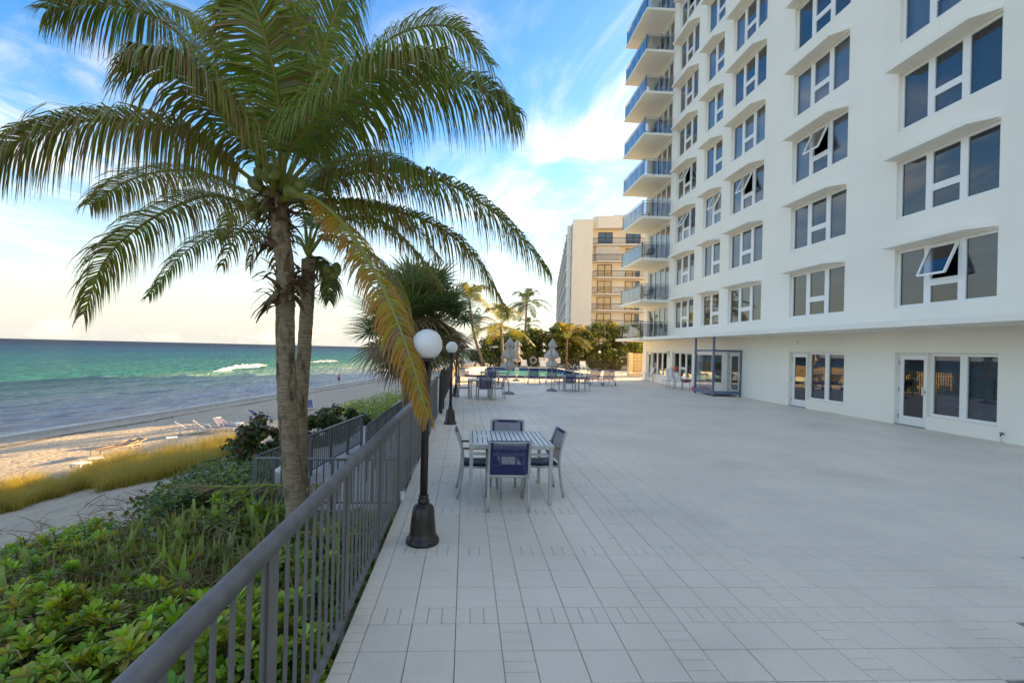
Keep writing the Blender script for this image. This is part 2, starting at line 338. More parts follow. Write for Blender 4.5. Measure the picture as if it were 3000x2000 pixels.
def sea_mat():
    m = bpy.data.materials.new('sea_water'); m.use_nodes = True; t = m.node_tree; b = t.nodes['Principled BSDF']
    g = N(t, 'ShaderNodeNewGeometry'); s = N(t, 'ShaderNodeSeparateXYZ'); L(t, g.outputs['Position'], s.inputs[0])
    u0 = math_(t, 'SUBTRACT', s.outputs[0], math_(t, 'MULTIPLY_ADD', s.outputs[1], 0.18, -38.7))
    mpn = N(t, 'ShaderNodeMapping'); L(t, g.outputs['Position'], mpn.inputs[0]); mpn.inputs['Rotation'].default_value = (0,0,R_(10)); mpn.inputs['Scale'].default_value = (1,0.35,1)
    nz = N(t, 'ShaderNodeTexNoise', i_Scale=0.12, i_Detail=6.0, i_Roughness=0.6); L(t, mpn.outputs[0], nz.inputs['Vector'])
    n2 = N(t, 'ShaderNodeTexNoise', i_Scale=0.02, i_Detail=4.0); L(t, mpn.outputs[0], n2.inputs['Vector'])
    u = math_(t, 'MULTIPLY', u0, math_(t, 'ADD', 0.5, math_(t, 'MULTIPLY_ADD', n2.outputs[0], 0.6, math_(t, 'MULTIPLY', nz.outputs[0], 0.4))))
    fac = math_(t, 'LOGARITHM', math_(t, 'MAXIMUM', math_(t, 'SUBTRACT', 1.0, u), 1.0), 1500.0)
    cr = N(t, 'ShaderNodeValToRGB'); L(t, fac, cr.inputs[0]); e = cr.color_ramp; e.interpolation = 'EASE'
    stops = [(0.0,(0.20,0.185,0.17)),(0.20,(0.10,0.105,0.14)),(0.34,(0.05,0.07,0.115)),(0.40,(0.11,0.15,0.115)),(0.48,(0.09,0.19,0.13)),(0.57,(0.012,0.13,0.125)),(0.70,(0.001,0.085,0.125)),(0.80,(0.001,0.05,0.115)),(0.92,(0.001,0.018,0.06)),(1.0,(0.001,0.010,0.04))]  # violet-grey near-shore stops put building shade and sky reflection into the water colour
    while len(e.elements) < len(stops): e.elements.new(0.5)
    for el, (p, c) in zip(e.elements, stops): el.position = p; el.color = (*c, 1)
    mp4 = N(t, 'ShaderNodeMapping'); L(t, g.outputs['Position'], mp4.inputs[0]); mp4.inputs['Rotation'].default_value = (0,0,R_(10)); mp4.inputs['Scale'].default_value = (1.0,0.16,1)
    nf = N(t, 'ShaderNodeTexNoise', i_Scale=0.9, i_Detail=9.0, i_Roughness=0.7); L(t, mp4.outputs[0], nf.inputs['Vector'])
    # foam: the wash on the sand, plus thin streaks over the bar
    wash = maprange(t, math_(t, 'ADD', u0, math_(t, 'MULTIPLY', nf.outputs[0], 2.6)), 0.3, 1.1)
    bar_ = math_(t, 'MULTIPLY', maprange(t, nf.outputs[0], 0.57, 0.72), math_(t, 'MULTIPLY', maprange(t, u0, -70, -30), maprange(t, u0, -2, -10)))
    foam = math_(t, 'MAXIMUM', wash, math_(t, 'MULTIPLY', bar_, 0.6))
    df = N(t, 'ShaderNodeBsdfDiffuse'); L(t, mixcol(t, foam, cr.outputs[0], (0.74,0.72,0.68)), df.inputs[0])
    gl = N(t, 'ShaderNodeBsdfGlossy'); gl.inputs['Roughness'].default_value = 0.12
    frn = N(t, 'ShaderNodeFresnel', i_IOR=1.33); rf = math_(t, 'MULTIPLY', math_(t, 'MINIMUM', math_(t, 'MULTIPLY', frn.outputs[0], 0.8), maprange(t, u0, -55.0, -6.0, 0.15, 0.42)), math_(t, 'SUBTRACT', 1.0, foam))
    mxs = N(t, 'ShaderNodeMixShader'); L(t, rf, mxs.inputs[0]); L(t, df.outputs[0], mxs.inputs[1]); L(t, gl.outputs[0], mxs.inputs[2]); L(t, mxs.outputs[0], t.nodes['Material Output'].inputs[0]); t.nodes.remove(b)
    nb = N(t, 'ShaderNodeTexNoise', i_Scale=0.55, i_Detail=8.0, i_Roughness=0.62); L(t, mpn.outputs[0], nb.inputs['Vector'])
    nb2 = N(t, 'ShaderNodeTexNoise', i_Scale=0.07, i_Detail=5.0, i_Roughness=0.6); L(t, mpn.outputs[0], nb2.inputs['Vector'])
    h = math_(t, 'ADD', nb.outputs[0], math_(t, 'MULTIPLY', nb2.outputs[0], 3.5))
    bp = N(t, 'ShaderNodeBump', i_Strength=1.0, i_Distance=1.6); L(t, h, bp.inputs['Height']); [L(t, bp.outputs[0], q.inputs['Normal']) for q in (df, gl, frn)]
    return m
us = np.concatenate([np.arange(1.4,-70,-0.55), -70-np.cumsum(1.0*1.28**np.arange(36))])
yy = np.concatenate([(-8-np.cumsum(2.0*1.35**np.arange(30)))[::-1], np.arange(-8,150,0.9), 150+np.cumsum(2.0*1.3**np.arange(33))])
def sea_z(u, y):
    if u < -68 or y > 160 or y < -12: return -5.2
    f = min(1, max(0, (u+68)/14))*min(1, max(0.05, (-u-0.6)/6))
    ph = (u + 1.8*mnoise.noise((y*0.05, u*0.03, 0)))*0.62
    crest = max(0.0, math.sin(ph))**3
    a = 0.42*crest*(0.35+0.65*max(0, mnoise.noise((y*0.035+u*0.02, math.floor(ph/6.283)*3.1, 2.0))+0.45))
    a += 0.16*mnoise.noise((u*0.5, y*0.16, 5.0)) + 0.09*mnoise.noise((u*1.1, y*0.45, 9.0))
    return -5.2 + f*a + 0.02*min(u, 0.0) * 0
vs_ = [(float(u+shore_x(y)), float(y), sea_z(float(u), float(y))) for y in yy for u in us]
nx = len(us); fs_ = [(j*nx+i, (j+1)*nx+i, (j+1)*nx+i+1, j*nx+i+1) for j in range(len(yy)-1) for i in range(nx-1)]
fs_ = [f[::-1] for f in fs_]
SEA = sea_mat()
tag(MB().add(vs_, fs_).build('sea', SEA, smooth=True), 'turquoise sea reaching to the horizon', kind='structure')
FOAM = mat('sea_foam', (0.80,0.77,0.72), 0.9, spec=0.1, var=0.25, vscale=2.0, bump=0.6, bscale=5)
def breaker(px0, py0, px1, py1, hgt, label, n=90, wid=4.0):
    a = on_deck(px0, py0, -5.1); b = on_deck(px1, py1, -5.1); mb = MB(); vs = []; rng = random.Random(int(px0))
    off = np.array([b[1]-a[1], -(b[0]-a[0]), 0]); off /= np.linalg.norm(off); off = off if off[0] > 0 else -off
    K = 9
    for i in range(n):
        t = i/(n-1); p = a+(b-a)*t; e = math.sin(math.pi*min(1, max(0, t)))**0.55
        for j in range(K):
            s = j/(K-1); z = hgt*e*math.sin(math.pi*s**0.55)*(0.62+0.9*mnoise.noise((t*26, s*4, px0)))
            q = p+off*(s*wid*(0.25+0.75*e)*(0.7+0.6*mnoise.noise((t*23, 1.7, px0)))+1.3*mnoise.noise((t*7, s*2, 3.3))+0.7*mnoise.noise((t*31, s*2, 8.3)))
            vs.append((q[0], q[1], -5.24+max(0.0, z)+ (0.05 if 0 < j < K-1 else -0.05)))
    fs = [(i*K+j, (i+1)*K+j, (i+1)*K+j+1, i*K+j+1) for i in range(n-1) for j in range(K-1)]
    tag(mb.add(vs, fs).build('breaking_wave', FOAM, smooth=True), label, 'wave', 'breaking waves on the sandbar')
breaker(618, 1087, 770, 1068, 1.15, 'white foaming breaker beyond the left side of the palm trunk')
breaker(905, 1060, 985, 1057, 0.8, 'thin foaming breaker to the right of the palm trunks', wid=4)
breaker(1085, 1090, 1180, 1078, 0.6, 'low foaming wave running up the far beach', wid=4)

# ------------------------------------------------------------------ painted paver deck
T, B = 0.3048, 0.2032; PER = 3*T+B
XW = 13.62
def paint_mat():
    m = bpy.data.materials.new('grey_paver_paint'); m.use_nodes = True; t = m.node_tree; b = t.nodes['Principled BSDF']
    b.inputs['Roughness'].default_value = 0.5; b.inputs['Specular IOR Level'].default_value = 0.35
    g = N(t, 'ShaderNodeNewGeometry'); oi = N(t, 'ShaderNodeObjectInfo')
    nz = N(t, 'ShaderNodeTexNoise', i_Scale=0.7, i_Detail=5.0); L(t, g.outputs['Position'], nz.inputs['Vector'])
    ns = N(t, 'ShaderNodeTexNoise', i_Scale=95.0, i_Detail=3.0, i_Roughness=0.7); L(t, g.outputs['Position'], ns.inputs['Vector'])
    c = mixcol(t, maprange(t, nz.outputs[0], 0.3, 0.7), (0.82,0.715,0.59), (0.735,0.645,0.535))
    c = mixcol(t, maprange(t, ns.outputs[0], 0.56, 0.72, 0.0, 0.7), c, (0.32,0.29,0.26))
    c = mixcol(t, maprange(t, oi.outputs['Random'], 0, 1, 0.0, 0.10, False), c, (0.50,0.455,0.40))
    nst = N(t, 'ShaderNodeTexNoise', i_Scale=0.33, i_Detail=9.0, i_Roughness=0.68); L(t, g.outputs['Position'], nst.inputs['Vector'])
    c = mixcol(t, maprange(t, nst.outputs[0], 0.52, 0.72, 0.0, 0.38), c, (0.44,0.39,0.33))
    L(t, c, b.inputs['Base Color'])
    L(t, maprange(t, nz.outputs[0], 0.3, 0.7, 0.42, 0.62), b.inputs['Roughness'])
    n2 = N(t, 'ShaderNodeTexNoise', i_Scale=70.0, i_Detail=4.0); L(t, g.outputs['Position'], n2.inputs['Vector'])
    bp = N(t, 'ShaderNodeBump', i_Strength=0.35, i_Distance=0.004); L(t, n2.outputs[0], bp.inputs['Height']); L(t, bp.outputs[0], b.inputs['Normal'])
    return m
PAINT = paint_mat(); JOINT = mat('paver_joint', (0.07,0.065,0.06), 0.95, var=0.5, vscale=1.7, col2=(0.42,0.39,0.35))
deck = tag(MB().box(-0.131, XW+0.3, -6, 29.78, -0.35, -0.014).build('deck', JOINT), 'grey painted paver deck beside the white building', kind='structure')
tag(MB().box(-0.125, XW+0.3, -6, 47.4, -1.6, -0.36).build('seawall', MT['concrete'], None), 'concrete seawall under the deck', kind='structure')
def paver_geo(w_, d_, gx, gy, ch=0.0035):
    x0, x1, y0, y1 = gx/2, w_-gx/2, gy/2, d_-gy/2
    v = [(x0,y0,-0.03),(x1,y0,-0.03),(x1,y1,-0.03),(x0,y1,-0.03),(x0,y0,-ch),(x1,y0,-ch),(x1,y1,-ch),(x0,y1,-ch),
         (x0+ch,y0+ch,0),(x1-ch,y0+ch,0),(x1-ch,y1-ch,0),(x0+ch,y1-ch,0)]
    f = [(8,9,10,11)]+[(i,(i+1)%4,4+(i+1)%4,4+i) for i in range(4)]+[(4+i,4+(i+1)%4,8+(i+1)%4,8+i) for i in range(4)]
    return v, f
rng = random.Random(5)
pieces = []     # kind, x, y, w, d
def tiles_row(kind_row, y, d):
    k = 0
    while k*PER < XW:
        for j in range(3):
            x = k*PER+j*T
            if x > XW-0.02: break
            wd = min(T, XW-x)
            if kind_row == 'brick':
                for q in range(3):
                    if x+q*T/3 < XW-0.03: pieces.append(('paver_brick', x+q*T/3, y, min(T/3, XW-x-q*T/3), d))
            else: pieces.append(('paver_tile', x, y, wd, d))
        x = k*PER+3*T
        if x < XW-0.03:
            wd = min(B, XW-x)
            if kind_row == 'brick': pieces.append(('paver_brick', x, y, wd, d))
            else:
                for q in range(3): pieces.append(('paver_brick', x, y+q*T/3, wd, d/3))
        k += 1
r = -2
while r*PER < 29.6:
    tiles_row('brick', r*PER, B)
    for j in range(3):
        if r*PER+B+j*T < 29.5: tiles_row('tile', r*PER+B+j*T, T)
    y = r*PER; n_b = 11
    for q in range(n_b): pieces.append(('paver_brick', -0.131, y+q*PER/n_b, 0.131, PER/n_b))
    r += 1
def visible(p):
    c = np.array([p[1]+p[3]/2, p[2]+p[4]/2, 0])-CAM; dz = c@AX_F
    if dz < 0.3: return None
    x = CX+FPX*(c@AX_R)/dz; y = CY-FPX*(c@AX_U)/dz
    return dz if (-60 < x < 3060 and y < 2080) else None
shown = [(visible(p), p) for p in pieces]; shown = [(d, p) for d, p in shown if d is not None]
shown.sort(key=lambda s: s[0])
cnt = {'paver_tile': 0, 'paver_brick': 0}; rest = MB(); cache = {}
for d_, (kind, x, y, w_, dd) in shown:
    gx, gy = 0.0050, 0.0085
    if kind == 'paver_brick': gx, gy = 0.0032, 0.0060
    dz = rng.uniform(-0.0014, 0.0010)
    if cnt[kind] < 300:
        cnt[kind] += 1; key = (kind, round(w_,3), round(dd,3))
        if key not in cache:
            v, f = paver_geo(w_, dd, gx, gy); cache[key] = MB().add(v, f).mesh(kind, PAINT)
        o = place(kind, cache[key], deck, (x, y, dz), (rng.uniform(-0.0025,0.0025), rng.uniform(-0.0025,0.0025), rng.uniform(-0.003,0.003)))
    else:
        v, f = paver_geo(w_, dd, gx, gy); rest.add([(a+x, b+y, c+dz) for a, b, c in v], f)
tag(rest.build('paving', PAINT, deck), kind='stuff')
PD = mat('pool_deck_paint', (0.52,0.49,0.45), 0.7, var=0.12, vscale=1.5, bump=0.2, bscale=60)
tag(MB().box(-0.128, 20.0, 29.785, 47.4, -0.35, -0.003).build('pool_deck', PD), 'pale painted deck around the pool', kind='structure')

# ------------------------------------------------------------------ the white apartment building
bld = empty('apartment_building', (XW, 30.7, 0))
tag(bld, 'tall white stuccoed apartment building with hooded windows and glass balconies', 'building')
def bchild(mb, name, m, parent=None, smooth=False):
    return mb_off(mb).build(name, m, parent or bld, smooth)
def mb_off(mb):      # children are in the building's frame
    mb.v = [(x-XW, y-30.7, z) for x, y, z in mb.v]; return mb
SH = 2.68
COLS = {'A': (7.62,10.42,5), 'B': (12.32,15.10,6), 'C': (16.92,19.58,9), 'D': (20.42,22.24,9), 'E': (23.16,25.72,9)}
DOORS = [(9.36,10.34,7.56,0.36), (14.04,15.02,12.26,0.34)]       # door far/near Y, side window end, sill
holes = []
for k_, (a, b_, n_) in COLS.items():
    for k in range(n_): holes.append((a, b_, 3.48+SH*k, 5.23+SH*k))
for k in range(9): holes.append((26.55, 30.0, 3.02+SH*k, 5.02+SH*k))
gholes = []
for (d0, d1, e, s) in DOORS: gholes += [(d0, d1, 0.0, 2.14), (e, d0-0.03, s, 2.14)]
gholes += [(23.18,25.78,0.50,2.08), (26.55,29.17,0.45,2.08), (29.2,30.05,0.0,2.08), (18.55,19.5,0.0,2.1), (20.0,22.3,0.45,2.06)]
holes += gholes
TOP = 33.0
def wall_holes(mb, y0, y1, z0, z1, hs, x, depth):
    Ys = sorted({y0, y1, *[h[0] for h in hs], *[h[1] for h in hs]}); Zs = sorted({z0, z1, *[h[2] for h in hs], *[h[3] for h in hs]})
    Ys = [y for y in Ys if y0 <= y <= y1]; Zs = [z for z in Zs if z0 <= z <= z1]
    idx = {}
    def vid(y, z):
        if (y, z) not in idx: idx[(y, z)] = len(mb.v); mb.v.append((x, y, z))
        return idx[(y, z)]
    for i in range(len(Ys)-1):
        for j in range(len(Zs)-1):
            yc, zc = (Ys[i]+Ys[i+1])/2, (Zs[j]+Zs[j+1])/2
            if any(h[0] < yc < h[1] and h[2] < zc < h[3] for h in hs): continue
            mb.f.append((vid(Ys[i],Zs[j]), vid(Ys[i],Zs[j+1]), vid(Ys[i+1],Zs[j+1]), vid(Ys[i+1],Zs[j])))
    for a, b, c, d in hs:
        mb.add([(x,a,c),(x,b,c),(x,b,d),(x,a,d),(x+depth,a,c),(x+depth,b,c),(x+depth,b,d),(x+depth,a,d)],
               [(0,1,5,4),(2,3,7,6),(1,2,6,5),(3,0,4,7)])
wm = MB(); wall_holes(wm, -12, 30.7, 0, TOP, holes, XW, 0.20)
wm.add([(XW,30.7,0),(32,30.7,0),(32,30.7,TOP),(XW,30.7,TOP),(XW,-12,0),(32,-12,0),(32,-12,TOP),(XW,-12,TOP)],
       [(0,1,2,3),(4,7,6,5),(1,5,6,2),(3,2,6,7)])
bchild(wm, 'wall', MT['stucco'])
bchild(MB().box(XW+1.3, XW+1.4, -11, 30.5, 0.0, TOP-1), 'room_shade_sheet', MT['dark'])  # dark sheet standing in for unlit rooms behind the windows
fl = [MB().box(XW+0.205, XW+1.29, -11, 30.5, 2.72+SH*k, 2.9+SH*k) for k in range(11)]
for m_ in fl: bchild(m_, 'interior_floor', MT['dark'])
can = MB().box(11.95, XW-0.003, -12, 31.3, 2.79, 2.97); soft(bchild(can, 'canopy', MT['stucco']), 0.012)
FX = XW+0.09       # frame plane
def frame_rect(mb, y0, y1, z0, z1, t, x0=FX, x1=FX+0.07):
    mb.box(x0, x1, y0, y0+t, z0, z1); mb.box(x0, x1, y1-t, y1, z0, z1)
    mb.box(x0+0.001, x1-0.001, y0+t, y1-t, z0, z0+t); mb.box(x0+0.001, x1-0.001, y0+t, y1-t, z1-t, z1)
def pane(par, y0, y1, z0, z1, x=FX+0.04, m='glass'):
    return bchild(MB().add([(x,y0,z0),(x,y1,z0),(x,y1,z1),(x,y0,z1)], [(0,3,2,1)]), 'pane', MT[m], par)
CURT = [mat('curtain_%s' % n_, c, 0.85, var=0.08, vscale=3) for n_, c in (('pale', (0.62,0.61,0.58)), ('grey', (0.32,0.33,0.35)), ('slate', (0.14,0.15,0.18)))]
def curtain(par, y0, y1, z0, z1, rng, m):
    mb = MB(); n = max(8, int((y1-y0)/0.085)); vs = []
    for i in range(n+1):
        y = y0+(y1-y0)*i/n; x = XW+0.28+0.042*(1 if i % 2 else -1)
        vs += [(x,y,z0),(x,y,z1)]
    mb.add(vs, [(2*i, 2*i+1, 2*i+3, 2*i+2) for i in range(n)]); bchild(mb, 'curtain', m, par)
def hood(par, y0, y1, z):
    mb = MB(); p = 0.43
    mb.prism([(XW-0.001, y1+0.03), (XW-p, y1+0.03), (XW-p, y0+0.42), (XW-0.001, y0-0.02)], z+0.04, z+0.155)
    return bchild(mb, 'hood', MT['stucco'], par)
def window(y0, y1, z0, z1, lites, rng, opened=False):
    mb = MB(); frame_rect(mb, y0+0.003, y1-0.003, z0+0.003, z1-0.003, 0.085)
    mw = 0.19; inner0, inner1 = y0+0.088, y1-0.088
    wd = (inner1-inner0-mw*(lites-1))/lites
    L_ = [(inner1-(i+1)*wd-i*mw, inner1-i*wd-i*mw) for i in range(lites)]        # from the far end to the near end
    for i in range(lites-1): mb.box(FX+0.002, FX+0.068, L_[i][0]-mw, L_[i][0], z0+0.088, z1-0.088)
    zc0 = z0+0.56; zc1 = zc0+0.19
    mid = 1
    mb.box(FX+0.004, FX+0.066, L_[mid][0], L_[mid][1], zc0, zc1)
    w_ = bchild(mb, 'window', MT['whiteframe'])
    for i, (a, b) in enumerate(L_):
        if i == mid:
            pane(w_, a, b, z0+0.088, zc0)
            if opened:
                s = MB(); th = R_(24); hz = z1-0.09; hgt = hz-zc1
                def sp(y, dz, off=0): return (FX-0.01-math.sin(th)*dz-off*math.cos(th), y, hz-math.cos(th)*dz+off*0)
                e = 0.055
                s.bar(sp(a,0), sp(a,hgt), 0.05, e, up=(1,0,0)); s.bar(sp(b,0), sp(b,hgt), 0.05, e, up=(1,0,0))
                s.bar(sp(a,0.02), sp(b,0.02), 0.05, e); s.bar(sp(a,hgt), sp(b,hgt), 0.05, e)
                bchild(s, 'open_sash', MT['whiteframe'], w_)
                g = MB().add([sp(a,0.02), sp(b,0.02), sp(b,hgt), sp(a,hgt)], [(0,1,2,3)]); bchild(g, 'pane', MT['glass'], w_)
            else: pane(w_, a, b, zc1, z1-0.088)
        else: pane(w_, a, b, z0+0.088, z1-0.088)
    ch = rng.random()
    if ch < 0.75:
        m = rng.choice(CURT)
        if rng.random() < 0.6: curtain(w_, y0+0.02, y1-0.02, z0-0.05, z1+0.05, rng, m)
        else:
            curtain(w_, y0+0.02, y0+(y1-y0)*rng.uniform(0.2,0.45), z0-0.05, z1+0.05, rng, m)
            curtain(w_, y1-(y1-y0)*rng.uniform(0.2,0.45), y1-0.02, z0-0.05, z1+0.05, rng, m)
    hood(w_, y0, y1, z1)
    return w_
rw = random.Random(11)
OPEN = {('A',0), ('B',2), ('C',2), ('D',2), ('E',2), ('E',7), ('E',3)}
for c_, (a, b_, n_) in COLS.items():
    for k in range(n_):
        window(a, b_, 3.48+SH*k, 5.23+SH*k, 2 if c_ == 'D' else 3, rw, (c_, k) in OPEN)
# balconies
def balcony(k):
    zb = 5.24+SH*(k-1) if k > 0 else 2.82; zt = zb+0.155; y0, y1, x0 = 26.4, 30.4, 11.73
    if k > 0:
        b = bchild(MB().box(x0, XW-0.002, y0, y1, zb, zt), 'balcony', MT['stucco']); soft(b, 0.01)
    else: b = bchild(MB().box(x0, 11.948, y0, y1+0.8, zb-0.02, zt-0.01), 'balcony', MT['stucco'])
    top = zt+1.0
    rl = MB(); xi = x0+0.07; yi = y0+0.07
    rl.tube([(XW-0.02,yi,top),(xi,yi,top),(xi,y1-0.07,top)], 0.03, 8); bchild(rl, 'top_rail', MT['silver'], b, True)
    rl = MB().tube([(XW-0.02,yi,top-0.11),(xi,yi,top-0.11),(xi,y1-0.07,top-0.11)], 0.018, 6); bchild(rl, 'lower_rail', MT['silver'], b, True)
    posts = [(xi,yi),(xi,y1-0.07),(xi+0.95,yi)]
    for (px, py) in posts: bchild(MB().box(px-0.02,px+0.02,py-0.02,py+0.02,zt-0.003,top-0.02), 'rail_post', MT['blackframe'], b)
    n = 4
    for i in range(n):
        a = yi+0.03+(y1-0.1-yi-0.03)*i/n; c = yi+0.03+(y1-0.1-yi-0.03)*(i+1)/n-0.02
        bchild(MB().box(xi-0.006,xi+0.006,a,c,zt+0.05,top-0.12), 'glass_panel', MT['bglass'], b)
    for a, c in ((xi+0.03, xi+0.92), (xi+0.98, XW-0.03)):
        bchild(MB().box(a,c,yi-0.006,yi+0.006,zt+0.05,top-0.12), 'glass_panel', MT['bglass'], b)
    # sliding doors
    z0, z1 = 3.02+SH*k, 5.02+SH*k
    mb = MB(); frame_rect(mb, 26.553, 29.997, z0+0.003, z1-0.003, 0.08); ys = np.linspace(26.63, 29.92, 5); 
    for y in ys[1:-1]: mb.box(FX+0.002, FX+0.068, y-0.07, y+0.07, z0+0.083, z1-0.083)
    d = bchild(mb, 'balcony_door', MT['whiteframe'])
    for i in range(4): pane(d, ys[i]+0.04, ys[i+1]-0.04, z0+0.083, z1-0.083)
    if k % 2: curtain(d, 26.6, 28.0, z0, z1, rw, CURT[1])
for k in range(9): balcony(k)
# ground-floor doors and windows
def blinds(par, y0, y1, z0, z1):
    mb = MB(); n = int((z1-z0)/0.05); vs = []
    for i in range(2*n+1):
        z = z0+(z1-z0)*i/(2*n); x = XW+0.24+(0.018 if i % 2 else -0.018); vs += [(x,y0,z),(x,y1,z)]
    mb.add(vs, [(2*i,2*i+1,2*i+3,2*i+2) for i in range(2*n)]); bchild(mb, 'blind', CURT[1], par)
def door(y0, y1, z1, fx=FX, m='glass'):
    mb = MB(); frame_rect(mb, y0+0.003, y1-0.003, 0.02, z1-0.003, 0.045, fx, fx+0.09)
    d = bchild(mb, 'door', MT['whiteframe'])
    lf = MB(); a, b, c, e = y0+0.052, y1-0.052, 0.035, z1-0.055
    lf.box(fx+0.02,fx+0.065,a,a+0.13,c,e); lf.box(fx+0.02,fx+0.065,b-0.13,b,c,e); lf.box(fx+0.021,fx+0.064,a+0.13,b-0.13,c,c+0.24); lf.box(fx+0.021,fx+0.064,a+0.13,b-0.13,e-0.14,e)
    bchild(lf, 'door_leaf', MT['whiteframe'], d)
    pane(d, a+0.13, b-0.13, c+0.24, e-0.14, fx+0.04, m)
    h = MB().tube([(fx+0.02,a+0.09,1.16),(fx-0.05,a+0.09,1.16),(fx-0.05,a+0.09,0.93),(fx+0.02,a+0.09,0.93)], 0.013, 8); bchild(h, 'handle', MT['whiteframe'], d)
    bchild(MB().box(fx-0.004,fx+0.02,a+0.03,a+0.075,1.0,1.05), 'lock', MT['blackframe'], d)
    for z in (0.25, 1.05, 1.85): bchild(MB().box(fx+0.0,fx+0.021,b-0.004,b+0.02,z-0.06,z+0.06), 'hinge', MT['silver'], d)
    bchild(MB().box(XW-0.02,fx+0.1,y0+0.01,y1-0.01,-0.004,0.018), 'threshold', MT['concrete'], d)
    return d
def fixed_window(y0, y1, z0, z1, n, bl=True, split=False):
    mb = MB(); frame_rect(mb, y0+0.003, y1-0.003, z0+0.003, z1-0.003, 0.085); ys = np.linspace(y0+0.088, y1-0.088, n+1)
    for y in ys[1:-1]: mb.box(FX+0.002, FX+0.068, y-0.09, y+0.09, z0+0.088, z1-0.088)
    if split: mb.box(FX+0.004, FX+0.066, ys[1]+0.09, ys[2]-0.09, z0+0.52, z0+0.68)
    o = bchild(mb, 'window', MT['whiteframe'])
    for i in range(n): pane(o, ys[i]+(0.09 if i else 0), ys[i+1]-(0.09 if i < n-1 else 0), z0+0.088, z1-0.088)
    if bl: blinds(o, y0+0.05, y1-0.05, z0, z1)
    return o
for (d0, d1, e, s) in DOORS:
    door(d0, d1, 2.14); fixed_window(e, d0-0.03, s, 2.14, 2)
fixed_window(23.18, 25.78, 0.50, 2.08, 3, False, True)
fixed_window(26.55, 29.17, 0.45, 2.08, 3, False); door(29.2, 30.05, 2.08)
fixed_window(20.0, 22.3, 0.45, 2.06, 2, False); door(18.55, 19.5, 2.1)
# ------------------------------------------------------------------ things on the white wall
v = empty('glass_vestibule', (12.27, 19.0, 0)); tag(v, 'slate blue framed glass screen enclosing the entrance door under the canopy', 'glass screen')
def vc(mb, name, m, par=v):
    mb.v = [(x-12.27, y-19.0, z) for x, y, z in mb.v]; return mb.build(name, MT[m], par)
for y, zt in ((20.02,2.785),(18.28,2.785)): vc(MB().box(12.23,12.31,y-0.04,y+0.04,0,zt), 'post', 'blueframe')
vc(MB().box(13.54,13.60,18.24,18.32,0,2.2), 'post', 'blueframe')
for z0, z1 in ((2.10,2.20),(0.10,0.26)):
    vc(MB().box(12.24,12.30,18.322,19.978,z0,z1), 'frame_rail', 'blueframe'); vc(MB().box(12.312,13.538,18.25,18.31,z0,z1), 'frame_rail', 'blueframe')
vc(MB().box(12.264,12.276,18.33,19.97,0.265,2.095), 'glass_panel', 'vestglass'); vc(MB().box(12.32,13.53,18.274,18.286,0.265,2.095), 'glass_panel', 'vestglass')
tag(MB().box(12.5,13.5,18.5,19.7,0.002,0.02).build('door_mat', MT['black']), 'black rubber mat in front of the entrance door', 'mat')
ck = empty('wall_clock', (XW-0.001, 26.31, 1.95)); tag(ck, 'round wall clock between the two far ground floor windows', 'clock')
rim = MB().tube([(-0.02,0.15*math.cos(a),0.19*math.sin(a)) for a in np.linspace(0,2*math.pi,25)], 0.02, 6); rim.build('rim', MT['silver'], ck, True)
n = 24; MB().add([(-0.015,0,0)]+[(-0.015,0.14*math.cos(2*math.pi*i/n),0.18*math.sin(2*math.pi*i/n)) for i in range(n)], [(0,1+(i+1)%n,1+i) for i in range(n)]).build('face', MT['whiteplastic'], ck)
for a, l in ((0.5,0.10),(2.4,0.13)): MB().bar((-0.02,0,0),(-0.02,l*math.cos(a),l*math.sin(a)),0.012,0.006,up=(1,0,0)).build('hand', MT['black'], ck)
tag(soft(MB().box(XW-0.06,XW-0.001,14.49,14.58,2.46,2.57).build('junction_box', MT['whiteplastic']), 0.01), 'small white electrical box on the wall above the farther glazed door', 'electrical box')
hb = empty('hose_bib', (XW-0.06, 7.42, 0)); tag(hb, 'brown wall tap low on the wall beside the nearest windows', 'tap')
MB().tube([(0.06,0,0.2),(0,0,0.2),(-0.02,0,0.15)], 0.015, 8).build('spout', MT['lamp_iron'], hb, True)
MB().tube([(0,0,0.0),(0,0,0.19)], 0.012, 8).build('riser', MT['whiteplastic'], hb, True)
MB().lathe([(0.035,0.225),(0.04,0.235),(0.03,0.245)], 10).build('valve_wheel', MT['lamp_iron'], hb, True)
# life ring on the wall
lr = empty('life_ring', (13.42, 25.6, 0.80)); tag(lr, 'white life ring hanging beside the far windows', 'life ring')
MB().tube([(0,0.27*math.cos(a),0.27*math.sin(a)) for a in np.linspace(0,2*math.pi,33)], 0.075, 10).build('ring', MT['whiteplastic'], lr, True)
MB().tube([(-0.02,0.36*math.cos(a)+0.02*math.sin(9*a),0.36*math.sin(a)-0.03) for a in np.linspace(0,2*math.pi,40)], 0.012, 6).build('rope', MT['whiteplastic'], lr, True)
MB().box(0.02,0.19,-0.03,0.03,-0.02,0.02).build('hook', MT['silver'], lr)
fl_ = MB().lathe([(0.02,0),(0.12,0.02),(0.13,0.12),(0.08,0.3),(0.02,0.34)], 12); tag(fl_.build('rescue_float', MT['orange'], None, True, (13.4,24.7,0.92)), 'orange rescue float hanging beside the life ring', 'rescue float')

